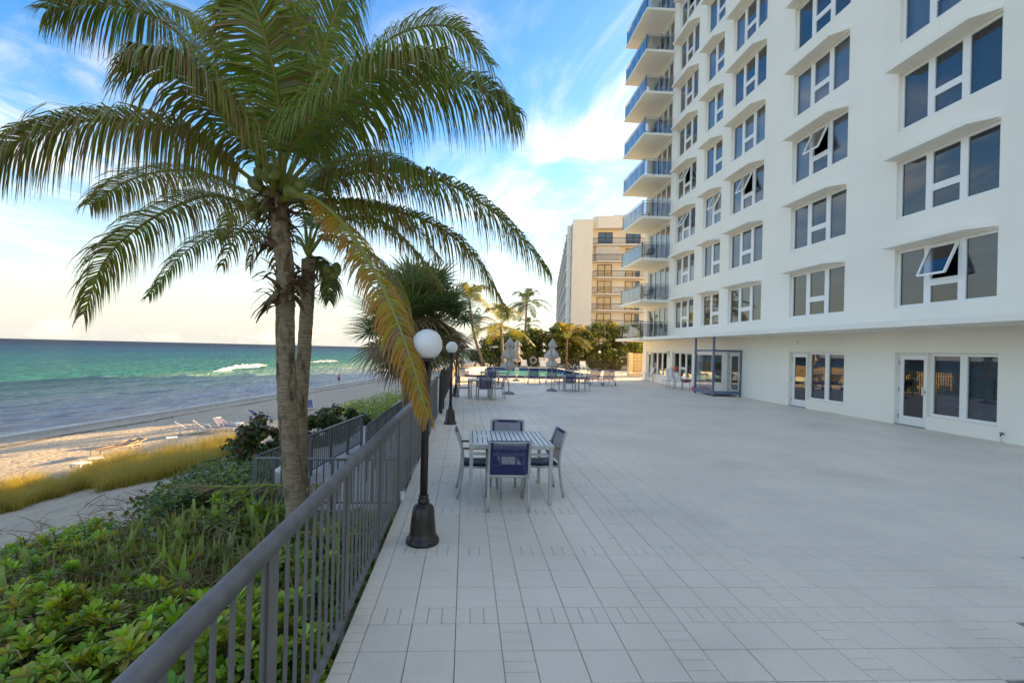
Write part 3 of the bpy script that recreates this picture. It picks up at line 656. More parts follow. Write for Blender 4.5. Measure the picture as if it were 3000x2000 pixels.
# ------------------------------------------------------------------ the apartment block beyond the hedge
FBO = Vector((19.7, 82.0, 0)); FBR = R_(-9.5)
fb = empty('apartment_block', FBO, FBR); tag(fb, 'cream apartment block with dark railed balconies beyond the hedge', 'building')
GZ = -1.3; FH = 2.98; NF = 8; RZ = 26.1
MB().box(0,3.6,0,78,GZ,RZ).build('wall', MT['cream'], fb)
MB().box(3.6,30,1.6,78,GZ,RZ+0.3).build('wall', MT['cream'], fb)
MB().prism([(3.602,1.598),(3.602,0.9),(4.5,0.05),(13.2,0.05),(13.2,1.598)],RZ-1.6,RZ+0.6).build('roof_parapet', MT['cream'], fb)
MB().box(7.5,22,2.2,12,RZ+0.302,RZ+1.4).build('roof_parapet', MT['cream'], fb)
WARMGL = glass_mat('bronze_glass', (0.35,0.28,0.20), 1.6, 2.4)
for k in range(NF):
    zf = 0.75+FH*k
    z0 = zf
    if z0 > RZ-3: break
    poly = [(3.61,1.6),(3.61,0.9),(4.5,0.05),(12.4,0.05),(13.2,0.8),(13.2,1.6)]
    b = MB().prism(poly, z0-0.22, z0).build('balcony', MT['cream'], fb)
    rp = [(3.7,0.95,z0+1.1),(4.55,0.14,z0+1.1),(12.35,0.14,z0+1.1),(13.1,0.85,z0+1.1)]
    MB().tube(rp, 0.05, 5).build('top_rail', MT['blackframe'], b)
    MB().tube([(x,y,z0+0.1) for x,y,z in rp], 0.03, 5).build('bottom_rail', MT['blackframe'], b)
    bars = MB(); 
    for (ax,ay,_),(bx,by,_) in zip(rp[:-1], rp[1:]):
        nb = max(4, int(math.hypot(bx-ax,by-ay)/0.22))
        for i in range(nb+1):
            t = i/nb; x, y = ax+(bx-ax)*t, ay+(by-ay)*t; bars.box(x-0.013,x+0.013,y-0.013,y+0.013,z0+0.1,z0+1.1)
    tag(bars.build('baluster', MT['blackframe'], b), kind='stuff')
    for i, (u0, u1) in enumerate(((4.7,7.3),(9.7,12.3))):
        if k == 6 and i == 0:
            sh = MB(); 
            for q in range(20): sh.box(4.3+q*0.21,4.3+q*0.21+0.17,0.5,0.54,z0,z0+2.7)
            tag(sh.build('storm_shutter', MT['soffit'], fb), kind='stuff'); continue
        fr = MB(); zt = z0+2.45; 
        for x in (u0,(u0+u1)/2-0.06,u1-0.12): fr.box(x,x+0.12,1.50,1.597,z0+0.02,zt)
        fr.box(u0+0.121,u1-0.121,1.505,1.595,zt-0.12,zt); w_ = fr.build('window', MT['blackframe'], fb)
        for x0_, x1_ in ((u0+0.12,(u0+u1)/2-0.06),((u0+u1)/2+0.06,u1-0.12)):
            MB().add([(x0_,1.55,z0+0.02),(x1_,1.55,z0+0.02),(x1_,1.55,zt-0.12),(x0_,1.55,zt-0.12)], [(0,1,2,3)]).build('pane', WARMGL, w_)
        MB().box(u0,u1,1.58,1.598,z0,zt).build('blind', CURT[2], w_)
# sea side of the block: slabs and party fins with dark glazing between
for k in range(NF+1):
    zf = GZ+0.9+FH*k
    if zf > RZ: break
    MB().box(-1.0,-0.002,3.0,77.8,zf-0.28,zf).build('slab_edge', MT['stucco'], fb)
    if zf+FH < RZ+1: MB().box(-0.06,-0.004,3.1,77.5,zf+0.02,zf+FH-0.32).build('window_band', MT['blackframe'], fb)
for q in range(12):
    y = 3.2+q*6.7; MB().box(-0.9,-0.003,y,y+0.3,GZ,RZ-0.3).build('fin', MT['stucco'], fb)

# ------------------------------------------------------------------ deck railing along the seawall
RX = -0.175
def picket_fence(root, p0, p1, ztop0, ztop1, zb0, zb1, pm, rm, spacing=0.115, postgap=1.55, barw=0.019, bard=0.03, railw=0.075, railh=0.06, postw=(0.05,0.075), zpost=None, shared={}):
    p0 = Vector(p0); p1 = Vector(p1); Ln = (p1-p0).length; t = (p1-p0)/Ln
    org = root.matrix_world.translation if False else Vector(root.location)
    def pt(s, z): q = p0+t*s; return Vector((q.x, q.y, z))-org
    ang = math.atan2(t.y, t.x)
    # handrail: a rounded cap section
    sec = [(-railw/2,-railh/2),(railw/2,-railh/2),(railw/2,0.0)]+[(railw/2*math.cos(a),railh/2*math.sin(a)+0.0) for a in np.linspace(0.25,math.pi-0.25,7)]+[(-railw/2,0.0)]
    nrm = Vector((-t.y, t.x)); mb = MB(); n = len(sec); vs = []
    for s in (0, Ln):
        z = ztop0 if s == 0 else ztop1
        c = pt(s, z-railh/2)
        for a, b in sec: vs.append((c.x+nrm.x*a, c.y+nrm.y*a, c.z+b))
    mb.add(vs, [tuple(range(n)), tuple(range(2*n-1,n-1,-1))]+[(i, n+i, n+(i+1)%n, (i+1)%n) for i in range(n)])
    mb.build('handrail', rm, root, True).data.polygons.foreach_set('use_smooth', [False, False]+[True]*n)
    MB().bar(pt(0, zb0), pt(Ln, zb1), 0.035, 0.035).build('bottom_rail', pm, root)
    def zt(s): return ztop0+(ztop1-ztop0)*s/Ln-railh
    def zb(s): return zb0+(zb1-zb0)*s/Ln
    s = 0.0; posts = []
    while s <= Ln+0.01: posts.append(s); s += postgap
    for s in posts:
        z0 = zpost if zpost is not None else zb(s)-0.25
        key = ('post', round(zt(s)-z0,3), pm.name, postw)
        if key not in shared: shared[key] = MB().box(-postw[1]/2,postw[1]/2,-postw[0]/2,postw[0]/2,0,zt(s)-z0).mesh('post', pm)
        place('post', shared[key], root, pt(s, z0), (0,0,ang))
    k = int(Ln/spacing)
    for i in range(k+1):
        s = (i+0.5)*spacing
        if s > Ln or min(abs(s-q) for q in posts) < 0.05: continue
        key = ('bar', round(zt(s)-zb(s),3), pm.name, barw)
        if key not in shared: shared[key] = MB().box(-bard/2,bard/2,-barw/2,barw/2,0,zt(s)-zb(s)).mesh('baluster', pm)
        place('baluster', shared[key], root, pt(s, zb(s)), (0,0,ang))
rl = empty('deck_railing', (RX, -2.6, 0)); tag(rl, 'dark grey metal picket railing along the sea edge of the deck in front', 'railing')
picket_fence(rl, (RX,-2.6,0), (RX,10.7,0), 1.125, 1.125, 0.035, 0.035, MT['bar'], MT['rail'], spacing=0.131, postgap=1.31, barw=0.012, bard=0.024, railw=0.066, railh=0.066, postw=(0.03,0.10), zpost=-0.28)
r2 = empty('far_railing', (RX, 12.1, 0)); tag(r2, 'dark grey picket railing continuing along the deck beyond the gate', 'railing')
picket_fence(r2, (RX,12.1,0), (RX,21.0,0), 1.125, 1.125, 0.035, 0.035, MT['darkbar'], MT['rail'], spacing=0.118, postgap=1.48, barw=0.022, bard=0.022, railw=0.07, railh=0.06, zpost=-0.28)
gt = empty('metal_gate', (RX+0.12, 10.78, 0)); tag(gt, 'narrow black metal gate standing in the gap of the deck railing', 'gate')
for y in (0.0, 1.2): MB().box(-0.04,0.04,y-0.04,y+0.04,-0.01,1.32).build('post', MT['darkbar'], gt)
for z in (0.12, 1.05): MB().box(-0.018,0.018,0.05,1.15,z-0.02,z+0.02).build('frame_rail', MT['darkbar'], gt)
gb = MB().box(-0.011,0.011,-0.011,0.011,0.141,1.029).mesh('baluster', MT['darkbar'])
for i in range(9): place('baluster', gb, gt, (0,0.13+0.117*i,0))
# ramp down to the beach
WK = mat('walkway_concrete', (0.42,0.41,0.40), 0.8, var=0.2, vscale=2)
tag(MB().box(-3.45,-0.135,6.3,18.0,-1.62,-1.36).build('walkway', WK), 'pale concrete walkway below the deck railing', kind='structure')
ra = empty('ramp_railing', (-3.55, 6.4, 0)); tag(ra, 'dark picket railing on the sea side of the lower walkway', 'railing')
picket_fence(ra, (-3.55,6.4,0), (-2.75,12.6,0), -0.30, -0.32, -1.22, -1.24, MT['bar'], MT['rail'], spacing=0.12, postgap=1.24, barw=0.024, bard=0.024, railw=0.055, railh=0.05, postw=(0.06,0.09), zpost=-1.36)
rb = empty('ramp_end_railing', (-3.50, 6.33, 0)); tag(rb, 'short dark railing closing the near end of the lower walkway behind the palm', 'railing')
picket_fence(rb, (-3.50,6.33,0), (-0.5,6.33,0), -0.32, -0.32, -1.22, -1.22, MT['bar'], MT['rail'], spacing=0.14, postgap=1.5, barw=0.024, bard=0.024, railw=0.05, railh=0.045, postw=(0.05,0.05), zpost=-1.36)
rc = empty('stair_railing', (-1.75, 8.4, 0)); tag(rc, 'dark picket handrail on the stair between the walkway and the deck', 'railing')
picket_fence(rc, (-1.75,8.4,0), (-1.6,18.0,0), 0.02, 0.06, -0.9, -0.86, MT['bar'], MT['rail'], spacing=0.12, postgap=1.2, barw=0.024, bard=0.024, railw=0.055, railh=0.05, zpost=-1.36)
# cream bin by the walkway
bn = MB().lathe([(0.16,0),(0.19,0.02),(0.2,0.6),(0.21,0.62),(0.19,0.66),(0.10,0.72),(0.02,0.73)], 16)
tag(bn.build('litter_bin', MT['whiteplastic'], None, True, (-3.15,6.9,-1.36)), 'cream domed litter bin on the lower walkway beside the palm trunk', 'bin')
# cut branch stub and round light by the railing
st = MB().tube([(0,0,0),(0.02,0.01,0.3),(0.05,0.02,0.62)], [0.05,0.055,0.06], 8); tag(st.build('cut_branch', mat('cut_wood', (0.34,0.15,0.05), 0.8, var=0.4, vscale=14), None, False, (-0.30,3.4,-0.25)), 'sawn off branch stub rising behind the deck railing', 'branch')
dl = MB().lathe([(0.005,0),(0.075,0.0),(0.085,0.02),(0.07,0.05),(0.005,0.06)], 16); tag(dl.build('edge_light', MT['whiteplastic'], None, True, (-0.16,2.75,0.02), (0,R_(90),0)), 'round white light fitting on the deck edge behind the first lamp post', 'light')

# ------------------------------------------------------------------ globe lamp posts
def opal():
    m = bpy.data.materials.new('opal_globe'); m.use_nodes = True; b = m.node_tree.nodes['Principled BSDF']
    b.inputs['Base Color'].default_value = (0.80,0.79,0.77,1); b.inputs['Roughness'].default_value = 0.18
    b.inputs['Subsurface Weight'].default_value = 0.5; b.inputs['Subsurface Radius'].default_value = (0.1,0.1,0.1); return m
MT['opal'] = opal()
def lamp(loc, label, s=1.0):
    r = empty('lamp_post', loc); tag(r, label, 'lamp post', 'globe lamp posts around the deck'); r.scale = (s,s,s)
    fl = lambda a, i, z: 1+0.03*math.cos(12*a)*(1 if 2 <= i <= 4 else 0)
    MB().lathe([(0.165,0),(0.168,0.025),(0.150,0.055),(0.135,0.07),(0.128,0.10),(0.118,0.24),(0.105,0.345),(0.092,0.365),(0.06,0.385),(0.045,0.40)], 36, fn=fl).build('base', MT['lamp_iron'], r, True)
    MB().lathe([(0.056,0.385),(0.058,0.42),(0.045,0.44),(0.052,0.455),(0.047,0.475)], 20).build('collar', MT['lamp_iron'], r, True)
    MB().tube([(0,0,0.45),(0,0,1.80)], 0.0385, 16).build('pole', MT['lamp_iron'], r, True)
    MB().lathe([(0.05,1.795),(0.085,1.805),(0.09,1.825),(0.075,1.835)], 24).build('fitter', MT['lamp_iron'], r, True)
    pr = []
    for i in range(25):
        a = -math.pi/2+math.pi*i/24; rr = 0.152*math.cos(a); z = 1.975+0.152*math.sin(a)
        if z > 1.832: pr.append((max(rr,0.001), z))
    MB().lathe(pr, 40).build('globe', MT['opal'], r, True)
lamp((0.248,1.409,0), 'nearest globe lamp post beside the front table')
lamp((0.277,8.9,0), 'second globe lamp post along the railing')
lamp((0.27,15.97,0), 'third globe lamp post beside the second table')
lamp((0.25,24.0,0), 'fourth globe lamp post on the sea side of the pool')
lamp((1.66,46.2,0), 'small globe lamp post at the far left corner of the pool fence')
lamp((8.95,46.3,0), 'small globe lamp post behind the white sun chairs')
lamp((14.87,46.3,0), 'small globe lamp post at the far fence near the block wall')

# ------------------------------------------------------------------ tables, chairs
def make_table():
    r = empty('dining_table'); h = 0.745; a = 0.535
    for i in range(15):
        wd = (2*a-0.09)/15; x = -a+0.045+i*wd; soft(MB().box(x+0.005,x+wd-0.005,-a+0.041,a-0.041,h-0.022,h-0.002).build('slat', MT['slat'], r), 0.002, 1)
    f = MB().box(-a,-a+0.042,-a,a,h-0.05,h); f.box(a-0.042,a,-a,a,h-0.05,h); f.box(-a+0.042,a-0.042,-a,-a+0.04,h-0.05,h-0.0005); f.box(-a+0.042,a-0.042,a-0.04,a,h-0.05,h-0.0005); f.build('top_frame', MT['silver'], r)
    p = MB().box(-a+0.06,a-0.06,-a+0.025,-a+0.05,h-0.135,h-0.105); p.box(-a+0.06,a-0.06,a-0.05,a-0.025,h-0.135,h-0.105); p.box(-a+0.025,-a+0.05,-a+0.06,a-0.06,h-0.135,h-0.105); p.box(a-0.05,a-0.025,-a+0.06,a-0.06,h-0.135,h-0.105); p.build('apron', MT['silver'], r)
    lg = MB().box(-0.022,0.022,-0.022,0.022,0.0,h-0.051).mesh('leg', MT['silver'])
    for i in (-1,1):
        for j in (-1,1): place('leg', lg, r, (i*(a-0.032), j*(a-0.032), 0))
    return r
def make_chair():            # faces +Y, origin on the ground under the middle of the seat
    r = empty('armchair'); m = MT['silver']; hw = 0.245
    for s in (-1,1):
        x = s*hw
        back = [(x,-0.30,0.0),(x,-0.255,0.25),(x,-0.235,0.44),(x,-0.245,0.62),(x,-0.30,0.80),(x,-0.325,0.86)]
        MB().tube([tuple(p) for p in catmull(back, 14)], 0.0175, 8).build('leg', m, r, True)
        fr = [(x,0.27,0.0),(x,0.255,0.35),(x,0.25,0.60),(x,0.235,0.635),(x,0.20,0.64)]
        MB().tube(fr, 0.016, 8).build('leg', m, r, True)
        ar = MB().box(x-0.026,x+0.026,-0.24,0.29,0.642,0.664); soft(ar.build('armrest', MT['teak'], r), 0.006)
        MB().tube([(x,-0.235,0.415),(x,0.02,0.405),(x,0.252,0.43)], 0.014, 6).build('seat_rail', m, r, True)
    MB().tube([(-hw,0.25,0.43),(hw,0.25,0.43)], 0.013, 6).build('front_rail', m, r, True)
    MB().tube([(-hw,-0.236,0.415),(hw,-0.236,0.415)], 0.02, 6).build('back_rail', m, r, True)
    MB().tube([(-hw,-0.322,0.845),(-0.1,-0.334,0.838),(0.1,-0.334,0.838),(hw,-0.322,0.845)], 0.016, 6).build('top_rail', m, r, True)
    seat = MB(); n = 9; vs = []
    for j in range(n):
        t = j/(n-1); y = -0.22+0.48*t; z = 0.425-0.03*math.sin(math.pi*t)+0.015*t
        vs += [(-hw+0.02,y,z),(hw-0.02,y,z),(-hw+0.02,y,z-0.008),(hw-0.02,y,z-0.008)]
    fs = []
    for j in range(n-1):
        a = 4*j; fs += [(a,a+1,a+5,a+4),(a+3,a+2,a+6,a+7),(a+2,a,a+4,a+6),(a+1,a+3,a+7,a+5)]
    seat.add(vs, fs+[(0,2,3,1),(4*n-4,4*n-3,4*n-1,4*n-2)]).build('seat', MT['navy'], r, True)
    bk = MB(); pts = catmull([(0,-0.237,0.45),(0,-0.25,0.62),(0,-0.30,0.80),(0,-0.322,0.853)], 9); ed = MB(); vs = []; ve = []
    for p in pts:
        for x in (-hw+0.045, -0.1, 0.1, hw-0.045): vs.append((x, p[1]-0.01*(abs(x) < 0.15), p[2]))
    fs = [(4*j+i,4*j+i+1,4*j+5+i,4*j+4+i) for j in range(8) for i in range(3)]
    b = bk.add(vs, fs).build('backrest', MT['navymesh'], r, True)
    for s in (-1,1):
        e = MB(); vs = []
        for p in pts: vs += [(s*(hw-0.012),p[1]+0.004,p[2]),(s*(hw-0.046),p[1]-0.002,p[2])]
        e.add(vs, [(2*j,2*j+1,2*j+3,2*j+2) for j in range(8)]).build('hem', MT['navy'], b)
    e = MB(); p = pts[-1]; e.box(-hw+0.02,hw-0.02,p[1]-0.014,p[1]+0.006,p[2]-0.03,p[2]+0.008).build('hem', MT['navy'], b)
    return r
T0 = make_table(); C0 = make_chair(); used = {'t': False, 'c': False}
def table(x, y, rz, label):
    o = T0 if not used['t'] else copy_tree(T0); used['t'] = True
    o.location = (x,y,0); o.rotation_euler = (0,0,rz); tag(o, label, 'table', 'slatted patio tables on the deck')
def chair(x, y, rz, label):
    o = C0 if not used['c'] else copy_tree(C0); used['c'] = True
    o.location = (x,y,0); o.rotation_euler = (0,0,rz); tag(o, label, 'chair', 'navy mesh armchairs around the patio tables')
D = math.pi/2
table(1.245,3.09,R_(-0.5), 'nearest square silver slatted table beside the first lamp post')
chair(1.19,2.575,R_(0), 'navy mesh armchair at the nearest table with its back to the viewer')
chair(0.86,3.03,-D+R_(2), 'navy mesh armchair on the railing side of the nearest table')
chair(1.66,3.10,D+R_(4), 'navy mesh armchair on the building side of the nearest table')
chair(1.29,3.62,math.pi+R_(-3), 'navy mesh armchair on the far side of the nearest table')
table(1.30,15.55,R_(2), 'slatted table beside the third lamp post')
chair(1.42,15.10,R_(2), 'navy mesh armchair nearest the viewer at the table by the third lamp post')
chair(0.62,15.40,-D+R_(-8), 'navy mesh armchair on the railing side of the table by the third lamp post')
chair(1.92,15.42,D+R_(6), 'navy mesh armchair between the second table and the left umbrella base')
chair(1.36,16.15,math.pi, 'navy mesh armchair on the pool side of the table by the third lamp post')
table(2.0,22.75,R_(-2), 'slatted table standing close to the near pool wall')
chair(2.05,22.2,R_(3), 'navy mesh armchair with its back to the viewer at the table by the pool')
chair(1.32,22.8,-D, 'navy mesh armchair on the sea side of the table by the pool')
chair(2.72,22.7,D, 'navy mesh armchair at the table by the pool behind the left umbrella')
chair(2.0,23.4,math.pi, 'navy mesh armchair nearest the water at the table by the pool')
table(5.95,19.95,R_(3), 'slatted table right of the right hand umbrella')
chair(5.72,19.45,R_(2), 'navy mesh armchair with its back to the viewer at the table by the right umbrella')
chair(6.45,19.75,D+R_(6), 'navy mesh armchair on the building side of the table by the right umbrella')
chair(5.36,20.25,-D+R_(-12), 'navy mesh armchair behind the pole of the right umbrella')
chair(5.95,20.55,math.pi, 'navy mesh armchair on the pool side of the table by the right umbrella')

for i, (k, y, rz, lb) in enumerate([(1,27.3,1.9,'patio chair on the lowest projecting balcony'),(2,27.2,2.4,'patio chair on the second projecting balcony above the canopy'),(3,28.2,1.4,'patio chair on the third projecting balcony above the canopy'),(5,27.5,2.0,'patio chair on the fifth projecting balcony above the canopy')]):
    o = copy_tree(C0); o.name = 'balcony_chair'; o.location = (12.6,y,5.24+SH*(k-1)+0.156); o.rotation_euler = (0,0,rz); tag(o, lb, 'chair', 'chairs on the balconies')
# ------------------------------------------------------------------ closed umbrellas
def umbrella(loc, h, rz, label):
    r = empty('patio_umbrella', loc, rz); tag(r, label, 'umbrella', 'closed patio umbrellas on the deck')
    MB().lathe([(0.25,0),(0.27,0.015),(0.265,0.04),(0.20,0.085),(0.10,0.12),(0.05,0.13),(0.03,0.135)], 28).build('base', MT['concrete'], r, True)
    MB().tube([(0,0,0.12),(0,0,0.45)], 0.027, 10).build('sleeve', MT['silver'], r, True)
    MB().tube([(0,0,0.44),(0,0,h)], 0.019, 10).build('pole', MT['silver'], r, True)
    MB().tube([(0.027,0,0.36),(0.07,0,0.36)], 0.012, 8).build('clamp_knob', MT['black'], r, True)
    pr = [(0.012,h+0.02),(0.05,h-0.05),(0.12,h-0.18),(0.205,h-0.33),(0.17,h-0.39),(0.10,h-0.44),(0.115,h-0.50),(0.19,h-0.64),(0.25,h-0.80),(0.262,h-0.88),(0.19,h-0.93),(0.10,h-0.97),(0.12,h-1.04),(0.20,h-1.16),(0.25,h-1.27),(0.16,h-1.36),(0.06,h-1.43)]
    ph = rz*7
    def fn(a, i, z): return 1+0.24*math.sin(6*a+ph+1.6*math.sin(z*4))+0.16*math.sin(11*a+z*9+ph)+0.14*math.sin(2*a+z*6+ph)+0.10*math.sin(3*a-z*4)
    MB().lathe(pr, 54, fn=fn).build('canopy', MT['umbrella'], r, True)
    for dz in (0.445, 0.965): MB().tube([(0.112*math.cos(a),0.112*math.sin(a),h-dz) for a in np.linspace(0,2*math.pi,17)], 0.012, 6).build('tie', MT['umbrella'], r, True)
umbrella((2.58,17.47,0), 2.50, 0.4, 'closed taupe umbrella nearest the railing, behind the second table')
umbrella((3.92,26.6,0), 2.62, 1.3, 'closed taupe umbrella standing closest to the pool')
umbrella((4.85,19.44,0), 2.54, 2.2, 'closed taupe umbrella beside the right hand table')

# ------------------------------------------------------------------ blue sling loungers
def make_lounger(sling, frame, wheels=True, back=R_(58), arms=True):
    r = empty('sun_lounger'); hw = 0.32
    piv = (0.0, 0.33); bl = 0.72
    bx = lambda s: (piv[0]-math.cos(back)*s, piv[1]+math.sin(back)*s)
    for s in (-1,1):
        x = s*hw
        MB().tube([(x,1.25,0.33),(x,0,0.33),(x,-0.42,0.31)], 0.018, 8).build('side_rail', frame, r, True)
        MB().tube([(x*0.93,piv[0],piv[1]+0.01),(x*0.93,bx(bl)[0],bx(bl)[1])], 0.016, 8).build('back_rail', frame, r, True)
        MB().tube([(x,1.15,0.33),(x,1.17,0.0)], 0.017, 8).build('leg', frame, r, True)
        MB().tube([(x,-0.30,0.32),(x,-0.34,0.11 if wheels else 0.0)], 0.017, 8).build('leg', frame, r, True)
        if wheels:
            w_ = MB().lathe([(0.03,-0.02),(0.095,-0.022),(0.1,-0.012),(0.1,0.012),(0.095,0.022),(0.03,0.02)], 20); w_.build('wheel', MT['concrete'], r, True, (x*1.1,-0.34,0.1), (0,R_(90),0))
        if arms: MB().tube([(x*1.04,-0.30,0.34),(x*1.06,-0.26,0.50),(x*1.06,0.0,0.56),(x*1.06,0.25,0.52),(x*1.04,0.34,0.34)], 0.015, 8).build('armrest', frame, r, True)
    MB().tube([(-hw,-0.36,0.16),(hw,-0.36,0.16)], 0.012, 6).build('axle', frame, r, True)
    MB().tube([(-hw*0.93,bx(bl)[0],bx(bl)[1]),(hw*0.93,bx(bl)[0],bx(bl)[1])], 0.016, 6).build('head_rail', frame, r, True)
    MB().tube([(-hw,-0.2,0.30),(hw,-0.2,0.30)], 0.012, 6).build('cross_rail', frame, r, True)
    MB().add([(-hw+0.02,0.02,0.335),(hw-0.02,0.02,0.335),(hw-0.02,0.6,0.305),(-hw+0.02,0.6,0.305),(-hw+0.02,1.23,0.335),(hw-0.02,1.23,0.335)], [(0,1,2,3),(3,2,5,4)]).build('seat_sling', sling, r, True)
    b0, b1 = bx(0.03), bx(bl-0.01)
    MB().add([(-hw*0.9,b0[0],b0[1]),(hw*0.9,b0[0],b0[1]),(hw*0.9,b1[0],b1[1]),(-hw*0.9,b1[0],b1[1])], [(0,1,2,3)]).build('back_sling', sling, r)
    return r
L0 = make_lounger(MT['navymesh'], MT['silver'])
for i, (x, y, rz, lb) in enumerate([(4.63,24.25,R_(1),'navy sling lounger between the two right umbrellas, facing the pool'),(5.75,24.35,R_(-8),'navy sling lounger partly hidden behind the right umbrella'),
        (8.17,23.95,R_(4),'navy sling lounger just left of the rightmost wheeled lounger'),(9.04,24.02,R_(-4),'navy sling lounger farthest right on the open deck'),
        (7.0,25.6,R_(6),'navy sling lounger behind the right hand table near the pool rail')]):
    o = L0 if i == 0 else copy_tree(L0); o.location = (x,y,0); o.rotation_euler = (0,0,rz); tag(o, lb, 'lounger', 'navy sling loungers by the pool')

# ------------------------------------------------------------------ white strap chairs by the building
def make_strap(high=True, mtl='silver', strap='whiteplastic'):
    r = empty('strap_chair'); hw = 0.27; m = MT[mtl]
    for s in (-1,1):
        x = s*hw
        pts = catmull([(x,-0.30,0.0),(x,-0.22,0.36),(x,0.0,0.60),(x,0.18,0.60),(x,0.27,0.44),(x,0.30,0.0)], 18)
        MB().tube([tuple(p) for p in pts], 0.015, 8).build('leg', m, r, True)
        MB().tube([(x*0.9,-0.42,0.96),(x*0.9,-0.2,0.40),(x*0.9,0.26,0.43)], 0.014, 8).build('side_rail', m, r, True)
    sp = MT[strap]
    for i in range(9):
        t = (i+0.5)/9; y, z = -0.2-0.22*t, 0.42+0.54*t; MB().bar((-hw*0.9,y,z),(hw*0.9,y,z),0.012,0.045,up=(0,-0.38,0.92)).build('strap', sp, r)
    for i in range(7):
        t = (i+0.5)/7; y, z = -0.18+0.44*t, 0.425+0.01*t; MB().bar((-hw*0.9,y,z),(hw*0.9,y,z),0.05,0.01).build('strap', sp, r)
    return r
S0 = make_strap()
for i, (x, y, rz, lb) in enumerate([(12.55,22.05,R_(-75),'pale strap chair nearest the glass screen, red cushion on it'),(12.45,22.75,R_(-75),'pale strap chair second from the glass screen'),
       (13.2,28.65,R_(95),'grey strap chair alone beside the far glazed door')]):
    o = S0 if i == 0 else copy_tree(S0); o.location = (x,y,0); o.rotation_euler = (0,0,rz); tag(o, lb, 'chair', 'strap chairs along the wall')
cu = MB().box(-0.22,0.22,-0.22,0.22,0,0.1); soft(tag(cu.build('seat_cushion', MT['red'], None, False, (12.75,22.05,0.45), (0,0,R_(-75))), 'red cushion lying on the strap chair', 'cushion'), 0.03, 3)
pf = MB().tube([(0.34*math.cos(a),0.34*math.sin(a)*0.9,0.11+0.02*math.sin(3*a)) for a in np.linspace(0,2*math.pi,25)], 0.11, 10)
tag(pf.build('pool_float', MT['pink'], None, True, (13.2,21.3,0.0)), 'bright pink inflatable float on the deck under the strap chairs', 'pool float')
stt = empty('side_table', (12.3,23.3,0)); tag(stt, 'small grey side table beside the strap chairs', 'side table')
MB().box(-0.24,0.24,-0.3,0.3,0.40,0.425).build('top', MT['silver'], stt)
for i in (-1,1):
    for j in (-1,1): MB().tube([(i*0.21,j*0.27,0.40),(i*0.23,j*0.29,0.0)], 0.013, 6).build('leg', MT['silver'], stt)
# ------------------------------------------------------------------ pool
def water_mat():
    m = bpy.data.materials.new('pool_water'); m.use_nodes = True; t = m.node_tree; b = t.nodes['Principled BSDF']
    g = N(t, 'ShaderNodeNewGeometry'); nz = N(t, 'ShaderNodeTexNoise', i_Scale=1.2, i_Detail=4.0); L(t, g.outputs['Position'], nz.inputs['Vector'])
    L(t, mixcol(t, maprange(t, nz.outputs[0], 0.35, 0.65), (0.10,0.50,0.42), (0.20,0.68,0.57)), b.inputs['Base Color'])
    b.inputs['Roughness'].default_value = 0.08; b.inputs['Specular IOR Level'].default_value = 0.35
    nb = N(t, 'ShaderNodeTexNoise', i_Scale=3.0, i_Detail=4.0); L(t, g.outputs['Position'], nb.inputs['Vector'])
    bp = N(t, 'ShaderNodeBump', i_Strength=0.4, i_Distance=0.08); L(t, nb.outputs[0], bp.inputs['Height']); L(t, bp.outputs[0], b.inputs['Normal'])
    return m
pool = empty('swimming_pool', (0.63, 29.8, 0)); tag(pool, 'raised rectangular swimming pool with blue tiled edges', 'pool')
PX0, PX1, PY0, PY1 = 0.63, 9.15, 29.9, 38.7
def pc(mb, name, m):
    mb.v = [(x-0.63, y-29.8, z) for x, y, z in mb.v]; return mb.build(name, m, pool)
COP = mat('pool_coping', (0.62,0.58,0.52), 0.7, var=0.1, vscale=3)
pc(MB().add([(PX0+0.3,PY0+0.2,0.15),(PX1-0.1,PY0+0.2,0.15),(PX1-0.1,PY1,0.15),(2.55,PY1,0.15)], [(0,1,2,3)]), 'water', water_mat())
tile_me = MB().box(0.003,0.149,-0.012,0,0.003,0.149).mesh('edge_tile', MT['bluetile'])
pc(MB().box(PX0,PX1,PY0,PY0+0.22,0,0.16), 'front_wall', MT['concrete'])
for i in range(int((PX1-PX0)/0.155)):
    o = place('edge_tile', tile_me, pool, (i*0.155, PY0-29.8-0.001, 0.004))
lp = [(PX0,PY0+0.22),(PX0+0.3,PY0+0.22),(2.56,PY1),(2.56,PY1+0.5),(1.5,PY1+0.5),(PX0-0.02,PY0+2.6)]
pc(MB().prism(lp, 0, 0.42), 'sea_side_wall', COP)
pc(MB().box(2.561,PX1-0.4,PY1,PY1+0.5,0,0.42), 'back_wall', COP)
pc(MB().box(2.57,PX1-0.41,PY1-0.02,PY1-0.001,0.1,0.40), 'back_tile_band', MT['bluetile'])
rp_ = [(PX1-0.1,PY0+0.221),(PX1+0.3,PY0+0.221),(PX1+0.0,PY1+0.5),(PX1-0.399,PY1+0.5),(PX1-0.399,PY1)]
pc(MB().prism(rp_, 0, 0.42), 'building_side_wall', COP)
pc(MB().prism([(PX1-0.13,PY0+0.23),(PX1-0.102,PY0+0.23),(PX1-0.402,PY1-0.03),(PX1-0.43,PY1-0.03)], 0.1, 0.40), 'side_tile_band', MT['bluetile'])
pc(MB().box(5.05,5.45,PY1-0.03,PY1-0.021,0.18,0.38), 'depth_marker', MT['whiteplastic'])
